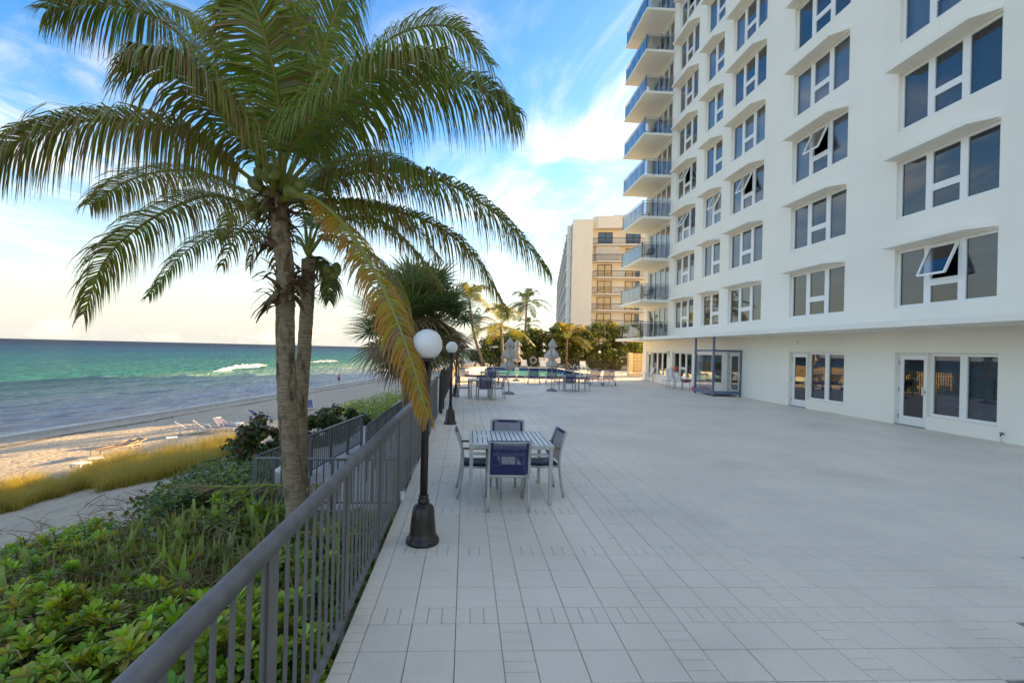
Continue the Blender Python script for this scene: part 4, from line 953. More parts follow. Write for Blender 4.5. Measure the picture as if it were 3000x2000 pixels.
def text(body, loc, size, rot, m, parent=None, ext=0.002, name='lettering', align='CENTER'):
    c = bpy.data.curves.new(name, 'FONT'); c.body = body; c.size = size; c.extrude = ext; c.align_x = align; c.align_y = 'CENTER'; c.resolution_u = 2
    o = bpy.data.objects.new(name+'_tmp', c); COL.objects.link(o); bpy.context.view_layer.update()
    me = bpy.data.meshes.new_from_object(o.evaluated_get(bpy.context.evaluated_depsgraph_get())); bpy.data.objects.remove(o); me.materials.clear(); me.materials.append(m)
    o = place(name, me, parent, loc, rot); return o
text('4 FT', (5.25-0.63,PY1-0.034-29.8,0.28), 0.15, (R_(90),0,0), MT['black'], pool)
hr = empty('pool_handrail', (8.6, 30.0, 0)); tag(hr, 'polished steel pool handrail arching over the near right corner of the pool', 'handrail')
for s in (0, 0.55):
    pts = catmull([(s,-1.1,0.0),(s,-0.95,0.45),(s,-0.2,0.78),(s,0.75,0.98),(s,1.0,0.9),(s,1.05,0.15)], 24); MB().tube([tuple(p) for p in pts], 0.022, 8).build('rail', MT['chrome'], hr, True)
# ------------------------------------------------------------------ fences round the pool terrace
bf = empty('pool_fence', (0.4,47.0,0)); tag(bf, 'black metal picket fence behind the pool in front of the hedge', 'fence')
for z in (0.12,1.12): MB().box(0,18.5,-0.02,0.02,z-0.02,z+0.02).build('rail', MT['darkbar'], bf)
pm_ = MB().box(-0.03,0.03,-0.03,0.03,0,1.2).mesh('post', MT['darkbar']); bm_ = MB().box(-0.012,0.012,-0.012,0.012,0.141,1.099).mesh('baluster', MT['darkbar'])
for i in range(11): place('post', pm_, bf, (i*1.85,0,0))
for i in range(154):
    x = 0.06+i*0.12
    if min(abs(x-j*1.85) for j in range(11)) > 0.045: place('baluster', bm_, bf, (x,0,0))
TAN = mat('tan_fence_board', (0.40,0.30,0.19), 0.8, var=0.25, vscale=5)
sf = empty('board_fence', (-0.16,21.2,0)); tag(sf, 'tan vertical board fence on the sea side of the pool terrace', 'fence')
bd = MB().box(-0.012,0.012,0.004,0.064,0.05,1.25).mesh('board', TAN)
for i in range(184): place('board', bd, sf, (0.0,i*0.14,0))
for z in (0.3,1.05): MB().box(-0.05,-0.014,0,25.8,z-0.04,z+0.04).build('rail', TAN, sf)
dp = MB().box(0,0.04,0,1.0,0,1.25); tag(MB().box(0.25,0.31,43.0,46.9,0.02,1.22).build('dark_screen', MT['darkbar']), 'dark solid screen at the far left corner of the pool fence', 'screen')
# signs on the fence
def sign(x, y, z, w_, h_, lines, label):
    s = empty('notice_board', (x,y,z)); tag(s, label, 'sign'); soft(MB().box(-w_/2,w_/2,-0.012,0.012,-h_/2,h_/2).build('panel', MT['whiteplastic'], s), 0.004)
    for i, tx in enumerate(lines):
        text(tx, (0,-0.014,h_/2-(i+0.5)*h_/len(lines)-0.005), 0.8*h_/len(lines), (R_(90),0,0), MT['black'], s)
sign(10.35, 46.93, 0.98, 0.95, 0.62, ['NO LIFEGUARD', 'NO DIVING', 'AT YOUR OWN RISK'], 'white notice board with three lines of black lettering on the pool fence')
sign(9.15, 46.90, 0.98, 1.35, 0.55, [''], 'blank white panel left of the lettered notice on the pool fence')
# white sling chairs behind the pool and the low white loungers at the right
W0 = make_lounger(MT['whiteplastic'], MT['whiteplastic'], False, R_(62)); W0.name = 'white_lounger'
for i, (x, y, rz, lb) in enumerate([(6.75,45.6,R_(180),'white lounger behind the pool left of the hose reel'),(8.75,45.6,R_(176),'white lounger behind the pool right of the hose reel'),(13.0,45.7,R_(180),'single white lounger against the fence right of the notice boards')]):
    o = W0 if i == 0 else copy_tree(W0); o.location = (x,y,0); o.rotation_euler = (0,0,rz); tag(o, lb, 'lounger', 'white loungers against the far fence')
hrl = empty('hose_reel', (7.75,46.0,0)); tag(hrl, 'round pale hose reel between the two white loungers', 'hose reel')
MB().tube([(0.3*math.cos(a),0,0.95+0.32*math.sin(a)) for a in np.linspace(0,2*math.pi,25)], 0.1, 8).build('hose', MT['concrete'], hrl, True)
MB().box(-0.04,0.04,-0.04,0.04,0,1.0).build('stand', MT['darkbar'], hrl)
def make_flat():
    r = empty('flat_lounger'); m = MT['whiteplastic']
    for s in (-1,1): MB().tube([(s*0.3,-0.95,0.30),(s*0.3,0.95,0.30)], 0.025, 6).build('side_rail', m, r, True)
    for y in (-0.75,0.0,0.75):
        pts = [(-0.3,y-0.12,0.0),(-0.3,y,0.28),(0.3,y,0.28),(0.3,y-0.12,0.0)]; MB().tube(pts, 0.02, 6).build('leg', m, r, True)
    for i in range(12): y = -0.9+i*0.16; MB().box(-0.3,0.3,y,y+0.11,0.315,0.327).build('strap', m, r)
    return r
F0 = make_flat()
for i in range(6):
    o = F0 if i == 0 else copy_tree(F0); o.location = (10.9+i*0.86,37.6-i*0.62,0); o.rotation_euler = (0,0,R_(-18+3*i))
    tag(o, ['flat white strap lounger closest to the pool handrail in the row by the block wall','second flat white lounger in the row by the block wall','third flat white lounger in the row by the block wall','fourth flat white lounger in the row by the block wall','fifth flat white lounger in the row by the block wall','last flat white lounger at the building end of the row'][i], 'lounger', 'flat white loungers in a row')
# pierced block wall
BLK = mat('sun_gilded_block', (0.52,0.42,0.27), 0.85, var=0.2, vscale=4)  # golden backlight on the wall is put into the block colour
bw = empty('block_wall', (14.6,36.6,0)); tag(bw, 'cream wall of pierced blocks at the far end of the building', 'wall')
MB().box(0,0.35,-0.2,0.2,0,1.98).build('pier', BLK, bw)
MB().box(0.36,4.2,0.08,0.12,0,1.9).build('backing', BLK, bw)
bme = MB(); bme.box(0,0.28,0,0.07,0,0.04); bme.box(0,0.28,0,0.07,0.23,0.27); bme.box(0,0.04,0.001,0.069,0.04,0.23); bme.box(0.24,0.28,0.001,0.069,0.04,0.23); bme.bar((0.05,0.035,0.05),(0.23,0.035,0.22),0.03,0.06,up=(0,1,0)); bme = bme.mesh('block', BLK)
for i in range(13):
    for j in range(7): place('block', bme, bw, (0.37+i*0.29, 0.0, 0.01+j*0.275))

# ------------------------------------------------------------------ foliage helpers
def leaf_cloud(pts, size, nrm, cols, rng, shape='round', jitter=0.35, name='crown', m=None, parent=None, loc=None):
    pts = np.asarray(pts, float); n = len(pts); g = np.random.default_rng(rng)
    nn = np.asarray(nrm, float)+g.normal(0, jitter, (n,3)); nn /= np.linalg.norm(nn, axis=1)[:,None]+1e-9
    a = g.normal(0,1,(n,3)); a -= nn*(a*nn).sum(1)[:,None]; a /= np.linalg.norm(a, axis=1)[:,None]+1e-9; b = np.cross(nn, a)
    s = (np.asarray(size)*g.uniform(0.65,1.25,n))[:,None]
    if shape == 'round': prof = [(-0.5,0.0,0.02),(-0.28,0.40,0),(0.15,0.46,-0.03),(0.5,0.10,-0.08),(0.5,-0.10,-0.08),(0.15,-0.46,-0.03),(-0.28,-0.40,0)]
    elif shape == 'paddle': prof = [(0.0,0.05,0),(0.45,0.14,0.05),(0.85,0.20,0.02),(1.0,0.0,-0.02),(0.85,-0.20,0.02),(0.45,-0.14,0.05),(0.0,-0.05,0)]
    else: prof = [(-0.5,0,0),(0,0.28,0.04),(0.5,0,-0.05),(0,-0.28,0.04)]
    k = len(prof); V = np.zeros((n,k,3))
    for i, (u, v_, w_) in enumerate(prof): V[:,i] = pts+s*(a*u+b*v_+nn*w_)
    me = bpy.data.meshes.new(name); me.vertices.add(n*k); me.vertices.foreach_set('co', V.ravel())
    me.loops.add(n*k); me.loops.foreach_set('vertex_index', np.arange(n*k)); me.polygons.add(n)
    me.polygons.foreach_set('loop_start', np.arange(0,n*k,k)); me.polygons.foreach_set('loop_total', np.full(n,k))
    at_ = me.color_attributes.new('Col', 'FLOAT_COLOR', 'POINT'); C = np.ones((n,k,4)); C[:,:,:3] = np.asarray(cols)[:,None,:]
    at_.data.foreach_set('color', C.astype(np.float32).ravel()); me.update(); me.validate(); me.materials.append(m or MT['leaf'])
    return place(name, me, parent, loc)
def pick_cols(g, n, palette, w_=None):
    palette = np.array(palette); i = g.choice(len(palette), n, p=w_); return palette[i]*g.uniform(0.7,1.25,(n,1))
SEAGRAPE = [(0.07,0.105,0.03),(0.11,0.15,0.035),(0.17,0.20,0.045),(0.20,0.12,0.05),(0.30,0.26,0.05)]
def shrub(name, loc, rx, ry, h, nclump, per, lsize, label, palette, wts, seed, shape='round', cat='shrub', group=None, low=0.15, base=0.0):
    g = np.random.default_rng(seed); r = empty(name, loc); tag(r, label, cat, group)
    P, Nn = [], []; br = []
    for c in range(nclump):
        th = g.uniform(0, 2*math.pi); q = math.sqrt(g.uniform(0,1)); zc = base+g.uniform(low,0.86)*h
        fall = math.sqrt(max(0.05, 1-(max(0,zc-base-0.35*h)/(0.68*h))**2))
        cen = np.array([rx*q*math.cos(th)*fall, ry*q*math.sin(th)*fall, zc]); cr = g.uniform(0.16,0.30)*min(rx,h,ry*1.5)
        d = g.normal(0,1,(per,3)); d /= np.linalg.norm(d,axis=1)[:,None]; rad = cr*g.uniform(0.35,1.05,(per,1))
        P.append(cen+d*rad*np.array([1.15,1.15,0.85])); Nn.append(d*0.9+np.array([0,0,0.55])); br.append(cen)
    P = np.concatenate(P); Nn = np.concatenate(Nn); keep = P[:,2] > 0.02; P, Nn = P[keep], Nn[keep]
    leaf_cloud(P, np.full(len(P), lsize), Nn, pick_cols(g, len(P), palette, wts), seed, shape, 0.5, 'crown', MT['leaf'], r)
    tk = MB()
    for k in range(min(len(br), 9)):
        c = br[k*len(br)//min(len(br),9)]; m_ = c*np.array([0.35,0.35,0.45])+g.normal(0,0.08*h,3)*np.array([1,1,0.3])
        pts = catmull([(g.normal(0,0.05)*rx,g.normal(0,0.05)*ry,-0.1),m_,c], 7); tk.tube([tuple(p) for p in pts], list(np.linspace(0.035,0.010,7)*max(0.6,h/2)), 6)
    tk.build('trunk', MT['branch'], r, True)
    return r
# hedge of sea grapes behind the pool
HG = [(4.2,50.5,3.0,2.6,4.3,'sea grape shrub at the sea end of the hedge behind the pool'),(7.6,51.5,3.0,2.8,5.2,'sea grape shrub behind the left half of the pool'),
      (10.8,50.5,2.8,2.6,5.6,'sea grape shrub behind the notice boards'),(13.6,51.5,2.9,2.8,5.4,'sea grape shrub right of the short lit palm'),
      (16.6,51.0,3.0,2.6,6.3,'tall sunlit sea grape shrub left of the lowest balcony'),(19.6,49.8,3.0,2.6,5.9,'sea grape shrub behind the pierced block wall'),(16.6,47.6+1.2,2.2,1.3,2.6,'low sea grape shrub against the fence beside the block wall')]
for i, (x, y, rx, ry, h, lb) in enumerate(HG):
    shrub('sea_grape_shrub', (x,y,-0.2), rx, ry, h, 46, 120, 0.24, lb, SEAGRAPE, [0.28,0.32,0.22,0.08,0.10], 40+i, group='sea grape hedge behind the pool')
# ------------------------------------------------------------------ palms
GREEN_A, GREEN_B = (0.12,0.19,0.04), (0.20,0.26,0.055); YEL = (0.38,0.28,0.02); BRN = (0.32,0.21,0.09); DRYC = (0.30,0.22,0.13)
def lerp(a, b, t): return tuple(x+(y-x)*t for x, y in zip(a, b))
def frond(parent, P, seed, n=90, Lm=0.85, wid=0.032, droop=0.55, age=0.2, yellow=0.0, roll=0.0, start=0.17, seg=4, rr=0.03, lift=0.15, name='frond', m=None, brn=None):
    rng = random.Random(seed); C = catmull(P, 40); mb = MB(); C = [Vector(c) for c in C]
    org = Vector(parent.location) if parent else Vector((0,0,0)); C = [c-org for c in C]
    rc = [lerp((0.30,0.33,0.07), (0.36,0.34,0.08), min(1,i/39+yellow)) for i in range(40)]
    mb.tube(C, [rr*(1.0-0.55*min(1,i/7))*(1-0.9*i/39)+0.004 for i in range(40)], 6, col=rc)
    g0 = lerp(GREEN_A, GREEN_B, rng.random()); g0 = lerp(g0, YEL, yellow*0.75)
    for i in range(n):
        t = start+(1-start)*(i+rng.random()*0.6)/n; f = t*39; j = min(int(f), 38); c = C[j].lerp(C[j+1], f-j)
        tn = (C[j+1]-C[j]).normalized(); S = tn.cross(Vector((0,0,1)))
        if S.length < 0.05: S = tn.cross(Vector((0,1,0)))
        S.normalize(); Nn = S.cross(tn).normalized()
        if roll: q = Matrix.Rotation(roll, 3, tn); S = q@S; Nn = q@Nn
        s_ = (t-start)/(1-start); env = (0.45+0.55*min(1,s_/0.22))*(1-0.62*max(0,(s_-0.55)/0.45)**1.5)
        for sd in (-1,1):
            if rng.random() < 0.04+0.10*age: continue
            ln = Lm*env*rng.uniform(0.80,1.12); fw = 0.22+0.8*s_**1.8
            d = (S*sd*rng.uniform(0.85,1.1)+tn*fw+Nn*(lift+rng.uniform(-0.12,0.12))).normalized()
            p = c.copy(); dr = droop*rng.uniform(0.55,1.6); wv = (tn-d*tn.dot(d)); 
            if wv.length < 0.1: wv = Nn.copy()
            wv.normalize(); wv = (wv+Nn*rng.uniform(-0.5,0.5)).normalized()
            brown = rng.random() < 0.10+0.8*age; dead = rng.random() < 0.25*age
            base = lerp(g0, YEL, min(1,yellow*rng.uniform(0.3,1.2))); base = tuple(x*rng.uniform(0.75,1.25) for x in base)
            if dead: base = tuple(x*rng.uniform(0.7,1.2) for x in DRYC)
            vs, cs = [], []
            for k in range(seg+1):
                u = k/seg; w2 = wid*(0.55+0.9*u if u < 0.35 else 0.87*(1-u)/0.65+0.06)*0.5
                vs += [p-wv*w2, p+wv*w2]
                cc = base
                bs = 0.55-0.45*age
                if brown and u > bs: cc = lerp(base, brn or BRN, min(1,(u-bs)/0.35))
                cs += [cc, cc]
                p = p+d*(ln/seg); d = (d+Vector((0,0,-1))*dr*(0.75+0.9*u)).normalized()
            mb.add(vs, [(2*k,2*k+1,2*k+3,2*k+2) for k in range(seg)], cs)
    return mb.build(name, m or MT['palmleaf'], parent)
def palm_trunk(parent, P, r0, r1, seed, ring=0.055, flare=1.35, n=22):
    C = catmull(P, 120); org = Vector(parent.location); C = [Vector(c)-org for c in C]; Ls = [0]
    for a, b in zip(C[:-1], C[1:]): Ls.append(Ls[-1]+(b-a).length)
    rad = []
    for i, s in enumerate(Ls):
        t = s/Ls[-1]; r_ = r0+(r1-r0)*t**0.8+ (flare-1)*r0*math.exp(-s/0.35); fr = (s/ring+0.3*math.sin(s*9)) % 1
        rad.append(r_*(1+0.045*(1-fr)))
    mb = MB(); mb.tube(C, rad, n)
    g = random.Random(seed)
    mb.v = [(x+0.006*mnoise.noise((x*9,y*9,z*5+seed)), y+0.006*mnoise.noise((x*9+5,y*9,z*5)), z) for x, y, z in mb.v]
    return mb.build('trunk', MT['trunk'], parent, True)
def coconuts(parent, cs, seed):
    g = random.Random(seed); GC = mat('green_coconut_%d' % seed, (0.12,0.17,0.03), 0.4, var=0.4, vscale=8, col2=(0.20,0.20,0.04))
    org = Vector(parent.location)
    for c in cs:
        c = Vector(c)-org; mb = MB(); s = g.uniform(0.8,1.1)
        pr = [(0.005,-0.12),(0.05,-0.10),(0.082,-0.04),(0.088,0.02),(0.07,0.08),(0.03,0.115),(0.005,0.125)]
        mb.lathe([(r*s*(1), z*s) for r, z in pr], 14, fn=lambda a, i, z: 1+0.06*math.cos(3*a)); mb.build('coconut', GC, parent, True, c, (g.uniform(-0.7,0.7), g.uniform(-0.7,0.7), g.uniform(0,6)))
def fibre(parent, c, seed, rad=0.28, n=26, h=0.5):
    g = random.Random(seed); mb = MB(); org = Vector(parent.location); c = Vector(c)-org
    for i in range(n):
        a = g.uniform(0,2*math.pi); o = Vector((math.cos(a),math.sin(a),0)); z0 = g.uniform(-h,0.25*h); p = c+o*0.10+Vector((0,0,z0)); w_ = Vector((-o.y,o.x,0))*g.uniform(0.035,0.08)
        d = (o*g.uniform(0.15,0.8)+Vector((0,0,g.uniform(-0.2,0.9)))).normalized(); vs, cs = [], []; col = lerp((0.13,0.085,0.05),(0.26,0.18,0.11),g.random())
        for k in range(5):
            u = k/4; vs += [p-w_*(1-0.85*u), p+w_*(1-0.85*u)]; cs += [col,col]; p = p+d*rad*0.33; d = (d+Vector((0,0,-0.45))).normalized()
        mb.add(vs, [(2*k,2*k+1,2*k+3,2*k+2) for k in range(4)], cs)
    mb.build('leaf_sheath', MT['dry'], parent)

def A3(*pts): return [tuple(at(px, py, Y)) for px, py, Y in pts]
# main coconut palm
Ypl = 3.6
pb = at(868,1500,Ypl); kb = ground_z(pb[0], pb[1])
palm = empty('coconut_palm', (pb[0],pb[1],kb)); tag(palm, 'tall coconut palm leaning in front with green coconuts and a drooping yellow frond', 'palm tree', 'coconut palms by the railing')
palm_trunk(palm, [(pb[0]+0.03,pb[1],kb-0.1)]+A3((868,1480,Ypl),(846,1250,Ypl),(836,1000,Ypl),(836,800,Ypl),(822,690,Ypl),(815,610,Ypl)), 0.145, 0.12, 3, ring=0.05)
K1 = (815,585,Ypl)
FR = [  # control points (pixel column, pixel row, distance Y), then options
 ([K1,(730,520,3.4),(560,400,3.1),(330,350,2.8),(110,390,2.5),(-80,500,2.3)], dict(Lm=0.95,droop=0.75,age=0.45,yellow=0.25,n=110)),
 ([K1,(740,600,4.0),(600,575,4.3),(430,650,4.5),(310,760,4.6),(245,920,4.6)], dict(Lm=0.75,droop=0.7,age=0.5,yellow=0.15)),
 ([K1,(760,430,3.8),(640,220,3.9),(470,60,3.8),(300,10,3.6),(140,30,3.4)], dict(Lm=0.9,droop=0.6,age=0.3,yellow=0.08,n=100)),
 ([K1,(820,440,3.2),(810,250,2.7),(760,60,2.3),(690,-80,2.1)], dict(Lm=0.95,droop=0.5,age=0.3,n=100)),
 ([K1,(850,400,3.4),(925,200,3.2),(990,20,3.1),(1060,-120,3.1)], dict(Lm=0.95,droop=0.5,age=0.15,n=100)),
 ([K1,(870,470,3.9),(985,280,4.3),(1150,110,4.6),(1320,80,4.8),(1440,190,4.9)], dict(Lm=0.8,droop=0.55,age=0.1)),
 ([K1,(880,500,3.5),(1030,350,3.3),(1230,240,3.2),(1400,255,3.2),(1510,330,3.2)], dict(Lm=0.95,droop=0.65,age=0.12,n=105)),
 ([K1,(900,545,3.7),(1080,500,3.6),(1290,530,3.5),(1470,640,3.45),(1600,785,3.4)], dict(Lm=0.85,droop=0.75,age=0.3,yellow=0.1,n=105)),
 ([K1,(890,590,3.8),(1040,600,3.9),(1230,640,4.0),(1380,740,4.1),(1480,900,4.1)], dict(Lm=0.75,droop=0.75,age=0.4,yellow=0.2)),
 ([K1,(900,575,2.9),(1000,650,2.3),(1100,800,1.7),(1185,1000,1.25),(1255,1225,1.0)], dict(Lm=0.52,droop=0.6,age=0.85,yellow=0.85,n=110,lift=-0.05,brn=(0.45,0.22,0.03))),
 ([K1,(790,400,4.2),(720,230,4.7),(620,90,5.0),(500,20,5.3)], dict(Lm=0.8,droop=0.6,age=0.35)),
 ([K1,(840,360,4.0),(870,150,4.1),(900,-60,4.1)], dict(Lm=0.85,droop=0.45,age=0.1)),
 ([K1,(720,560,4.4),(560,500,5.0),(400,520,5.4),(260,600,5.7)], dict(Lm=0.75,droop=0.75,age=0.6,yellow=0.1)),
 ([K1,(880,540,4.4),(1010,460,5.2),(1150,470,5.8),(1280,540,6.2)], dict(Lm=0.8,droop=0.75,age=0.4)),
 ([K1,(770,470,2.9),(640,330,2.4),(520,200,2.0),(400,150,1.7)], dict(Lm=0.85,droop=0.7,age=0.4,yellow=0.1)),
 ([K1,(850,440,2.9),(980,310,2.4),(1130,200,2.1),(1300,160,1.9)], dict(Lm=0.8,droop=0.65,age=0.25)),
]
for i, (P, kw) in enumerate(FR):
    kw = dict(kw); kw['n'] = int(kw.get('n',90)*2.0); kw['Lm'] *= (1.25 if i != 9 else 0.82); kw['droop'] *= 1.25; kw.setdefault('start', 0.24); frond(palm, A3(*P), 100+i, rr=0.075, wid=0.033, **kw)
frond(palm, A3(K1,(865,440,3.3),(890,260,3.1),(860,80,3.0),(820,-40,2.9)), 310, n=120, Lm=0.75, wid=0.022, droop=1.6, age=1.0, m=MT['dry'], start=0.2, rr=0.03)
for i, (dx, dy) in enumerate(((-10,40),(10,60),(-30,20))):        # hanging dry fronds
    frond(palm, A3((815+dx,600,Ypl),(790+dx*3,680,Ypl+0.1*i),(770+dx*4,780,Ypl+0.15*i)), 300+i, n=26, Lm=0.42, droop=0.9, age=1.0, yellow=0.0, m=MT['dry'])
coconuts(palm, A3((762,475,3.3),(783,500,3.3),(760,510,3.25),(785,515,3.2),(806,510,3.15),(750,540,3.4),(770,470,3.45),(845,560,3.2),(862,565,3.15),(880,545,3.2),(735,600,3.5),(750,625,3.55),(770,605,3.5),(940,540,3.6),(960,560,3.7),(955,520,3.65)), 7)
fibre(palm, at(835,830,Ypl), 25, 0.36, 60, 0.35); fibre(palm, at(815,640,Ypl), 5, 0.30, 44, 0.55); fibre(palm, at(818,560,Ypl), 6, 0.34, 26, 0.35)
# second coconut palm, behind
Y2 = 4.7
p2 = at(885,1480,Y2); k2 = ground_z(p2[0], p2[1])
palm2 = empty('coconut_palm', (p2[0],p2[1],k2)); tag(palm2, 'slimmer coconut palm directly behind the tall one, its trunk bowed to the right', 'palm tree', 'coconut palms by the railing')
palm_trunk(palm2, [(p2[0],p2[1],k2-0.1)]+A3((880,1450,Y2),(880,1200,Y2),(893,1000,Y2),(902,850,Y2),(903,760,Y2)), 0.125, 0.105, 9, ring=0.05)
K2 = (903,745,Y2)
for i, (P, kw) in enumerate([
 ([K2,(860,690,5.0),(740,680,5.3),(620,690,5.6),(520,760,5.8),(435,870,5.9)], dict(Lm=0.62,droop=0.8,age=0.3)),
 ([K2,(960,690,4.6),(1080,740,4.4),(1160,830,4.3),(1205,960,4.2)], dict(Lm=0.55,droop=0.7,age=0.5,yellow=0.4)),
 ([K2,(950,640,5.0),(1060,590,5.4),(1200,650,5.7),(1290,760,5.9)], dict(Lm=0.65,droop=0.8,age=0.4)),
 ([K2,(880,600,5.2),(800,560,5.8),(700,600,6.3),(640,700,6.6)], dict(Lm=0.65,droop=0.7,age=0.5,yellow=0.15)),
 ([K2,(920,600,4.9),(950,480,5.3),(990,400,5.6)], dict(Lm=0.6,droop=0.6,age=0.3)),
 ([K2,(930,760,5.1),(960,800,5.3),(965,880,5.4)], dict(Lm=0.5,droop=0.9,age=0.5)),
 ([K2,(980,660,4.3),(1090,640,3.9),(1200,720,3.7),(1290,830,3.6)], dict(Lm=0.6,droop=0.7,age=0.5,yellow=0.25))]):
    frond(palm2, A3(*P), 160+i, n=105, rr=0.04, wid=0.038, **kw)
coconuts(palm2, A3((960,790,4.4),(975,805,4.45),(985,790,4.5),(968,810,4.5)), 8)
fibre(palm2, at(895,790,Y2), 15, 0.30, 30, 0.5)

# fan palm cluster behind the railing
def fan_palm(loc, h, rad, nf, seed, label, trunks):
    g = random.Random(seed); r = empty('fan_palm', loc); tag(r, label, 'palm tree')
    tops = []
    for (dx, dy, th) in trunks:
        pts = [(dx*0.5,dy*0.5,-0.2),(dx*0.8,dy*0.8,th*0.5),(dx,dy,th)]
        palm_trunk_local(r, pts, 0.11, seed+len(tops)); tops.append(Vector((dx,dy,th)))
    for i in range(nf):
        top = tops[i % len(tops)]; az_ = g.uniform(0,2*math.pi); el = R_(g.uniform(-78,78)); dead = el < R_(-18) and g.random() < 0.75
        d = Vector((math.cos(az_)*math.cos(el), math.sin(az_)*math.cos(el), math.sin(el))); pl = rad*g.uniform(0.42,0.62)
        c = top+d*pl+Vector((0,0,-0.12*pl)); mb = MB(); pc_ = (0.12,0.13,0.03) if not dead else (0.25,0.17,0.09)
        mb.tube([top, top+d*pl*0.5+Vector((0,0,0.03)), c], [0.016,0.012,0.009], 5, col=pc_)
        S = d.cross(Vector((0,0,1))).normalized(); U_ = S.cross(d).normalized()
        q = Matrix.Rotation(g.uniform(-0.5,0.5), 3, d); S = q@S; U_ = q@U_
        ns = 22; Lf = rad*g.uniform(0.50,0.68); base = lerp((0.085,0.14,0.045),(0.17,0.22,0.07),g.random())
        if dead: base = lerp((0.22,0.14,0.08),(0.36,0.26,0.16),g.random())
        for k in range(ns):
            a = R_(-125+250*k/(ns-1)+g.uniform(-3,3)); dd = (d*math.cos(a)+S*math.sin(a)+U_*0.12).normalized(); wv = (S*math.cos(a)-d*math.sin(a))
            p = c.copy(); ln = Lf*(0.72+0.28*math.cos(a*0.7))*g.uniform(0.9,1.1); vs, cs = [], []; dr = (0.28 if not dead else 1.0)*g.uniform(0.6,1.4)
            for m_ in range(5):
                u = m_/4; w2 = 0.031*(0.45+1.2*u if u < 0.5 else 2*(1-u)+0.03)
                cc = base if (u < 0.7 or g.random() < 0.6) else lerp(base, DRYC, 0.7)
                vs += [p-wv*w2, p+wv*w2]; cs += [cc,cc]; p = p+dd*ln/4; dd = (dd+Vector((0,0,-1))*dr*(0.2+0.6*u)).normalized()
            mb.add(vs, [(2*m_,2*m_+1,2*m_+3,2*m_+2) for m_ in range(4)], cs)
        mb.build('frond', MT['palmleaf'] if not dead else MT['dry'], r)
    return r
def palm_trunk_local(r, pts, rad, seed):
    o = Vector(r.location); return palm_trunk(r, [tuple(Vector(p)+o) for p in pts], rad, rad*0.85, seed, ring=0.09, n=14)
fp = at(1225,1180,12.5); fz = ground_z(fp[0], fp[1])
ctr = at(1225,900,12.5); ct2 = at(1265,930,12.8); ct3 = at(1180,950,12.2)
fan_palm((fp[0],fp[1],-1.5), 0, 1.9, 190, 21, 'bushy dark green fan palm cluster behind the railing', [(ctr[0]-fp[0],0.0,ctr[2]+1.5),(ct2[0]-fp[0],0.35,ct2[2]+1.5),(ct3[0]-fp[0],-0.3,ct3[2]+1.5)])

# smaller coconut palms farther off
def far_palm(base, crown, seed, nf, Lf, label, lean=0.0, yellow=0.1, up=0.4, n=46, second=None):
    g = random.Random(seed); base = np.array(base); crown = np.array(crown)
    r = empty('coconut_palm', tuple(base)); tag(r, label, 'palm tree', 'coconut palms beyond the deck')
    mid = (base+crown)/2+np.array([lean,0,0]); palm_trunk(r, [tuple(base-np.array([0,0,0.2])), tuple(mid), tuple(crown)], 0.17, 0.12, seed, ring=0.12, n=12)
    for i in range(nf):
        a = 2*math.pi*(i+g.uniform(-0.3,0.3))/nf*1.0+(0.6 if i % 2 else 0); e = R_(g.uniform(-25,75)); L_ = Lf*g.uniform(0.8,1.1)
        d = np.array([math.cos(a)*math.cos(e), math.sin(a)*math.cos(e), math.sin(e)]); h_ = np.array([d[0],d[1],0])
        P = [crown, crown+d*L_*0.35, crown+d*L_*0.62+np.array([0,0,-0.10*L_])+h_*0.08*L_, crown+d*L_*0.78+h_*0.22*L_+np.array([0,0,-0.34*L_])]
        frond(r, P, seed*50+i, n=n, Lm=Lf*0.26, wid=0.07, droop=0.6, age=g.uniform(0.1,0.5), yellow=g.uniform(0,2*yellow), seg=3, rr=0.05)
    return r
far_palm(at(1475,1075,41.5), at(1468,955,41.5), 31, 15, 3.6, 'full coconut palm left of the hedge with fronds over the umbrellas', yellow=0.25)
far_palm((at(1543,1060,58)[0],58,-0.5), at(1543,885,58), 32, 15, 3.4, 'tall slender coconut palm with a star shaped crown above the hedge', lean=-0.15)
far_palm((at(1556,1060,59)[0]+0.3,59,-0.5), at(1548,950,59), 33, 8, 2.0, 'thin young coconut palm leaning beside the tall slender one', lean=0.1)
far_palm((at(1660,1040,47.7)[0],47.9,-0.2), at(1662,985,47.9), 34, 14, 3.1, 'short sunlit coconut palm in front of the hedge', yellow=0.45, up=0.7)
far_palm((at(1422,1078,44)[0],44,0), at(1375,880,43), 35, 13, 3.4, 'leaning coconut palm at the far left corner of the pool terrace', lean=-0.3, yellow=0.2)
far_palm((at(1418,1060,60)[0],60,-1.0), at(1385,940,60), 36, 10, 3.2, 'leaning coconut palm farther down the beach behind the pool', lean=-0.2, yellow=0.15)
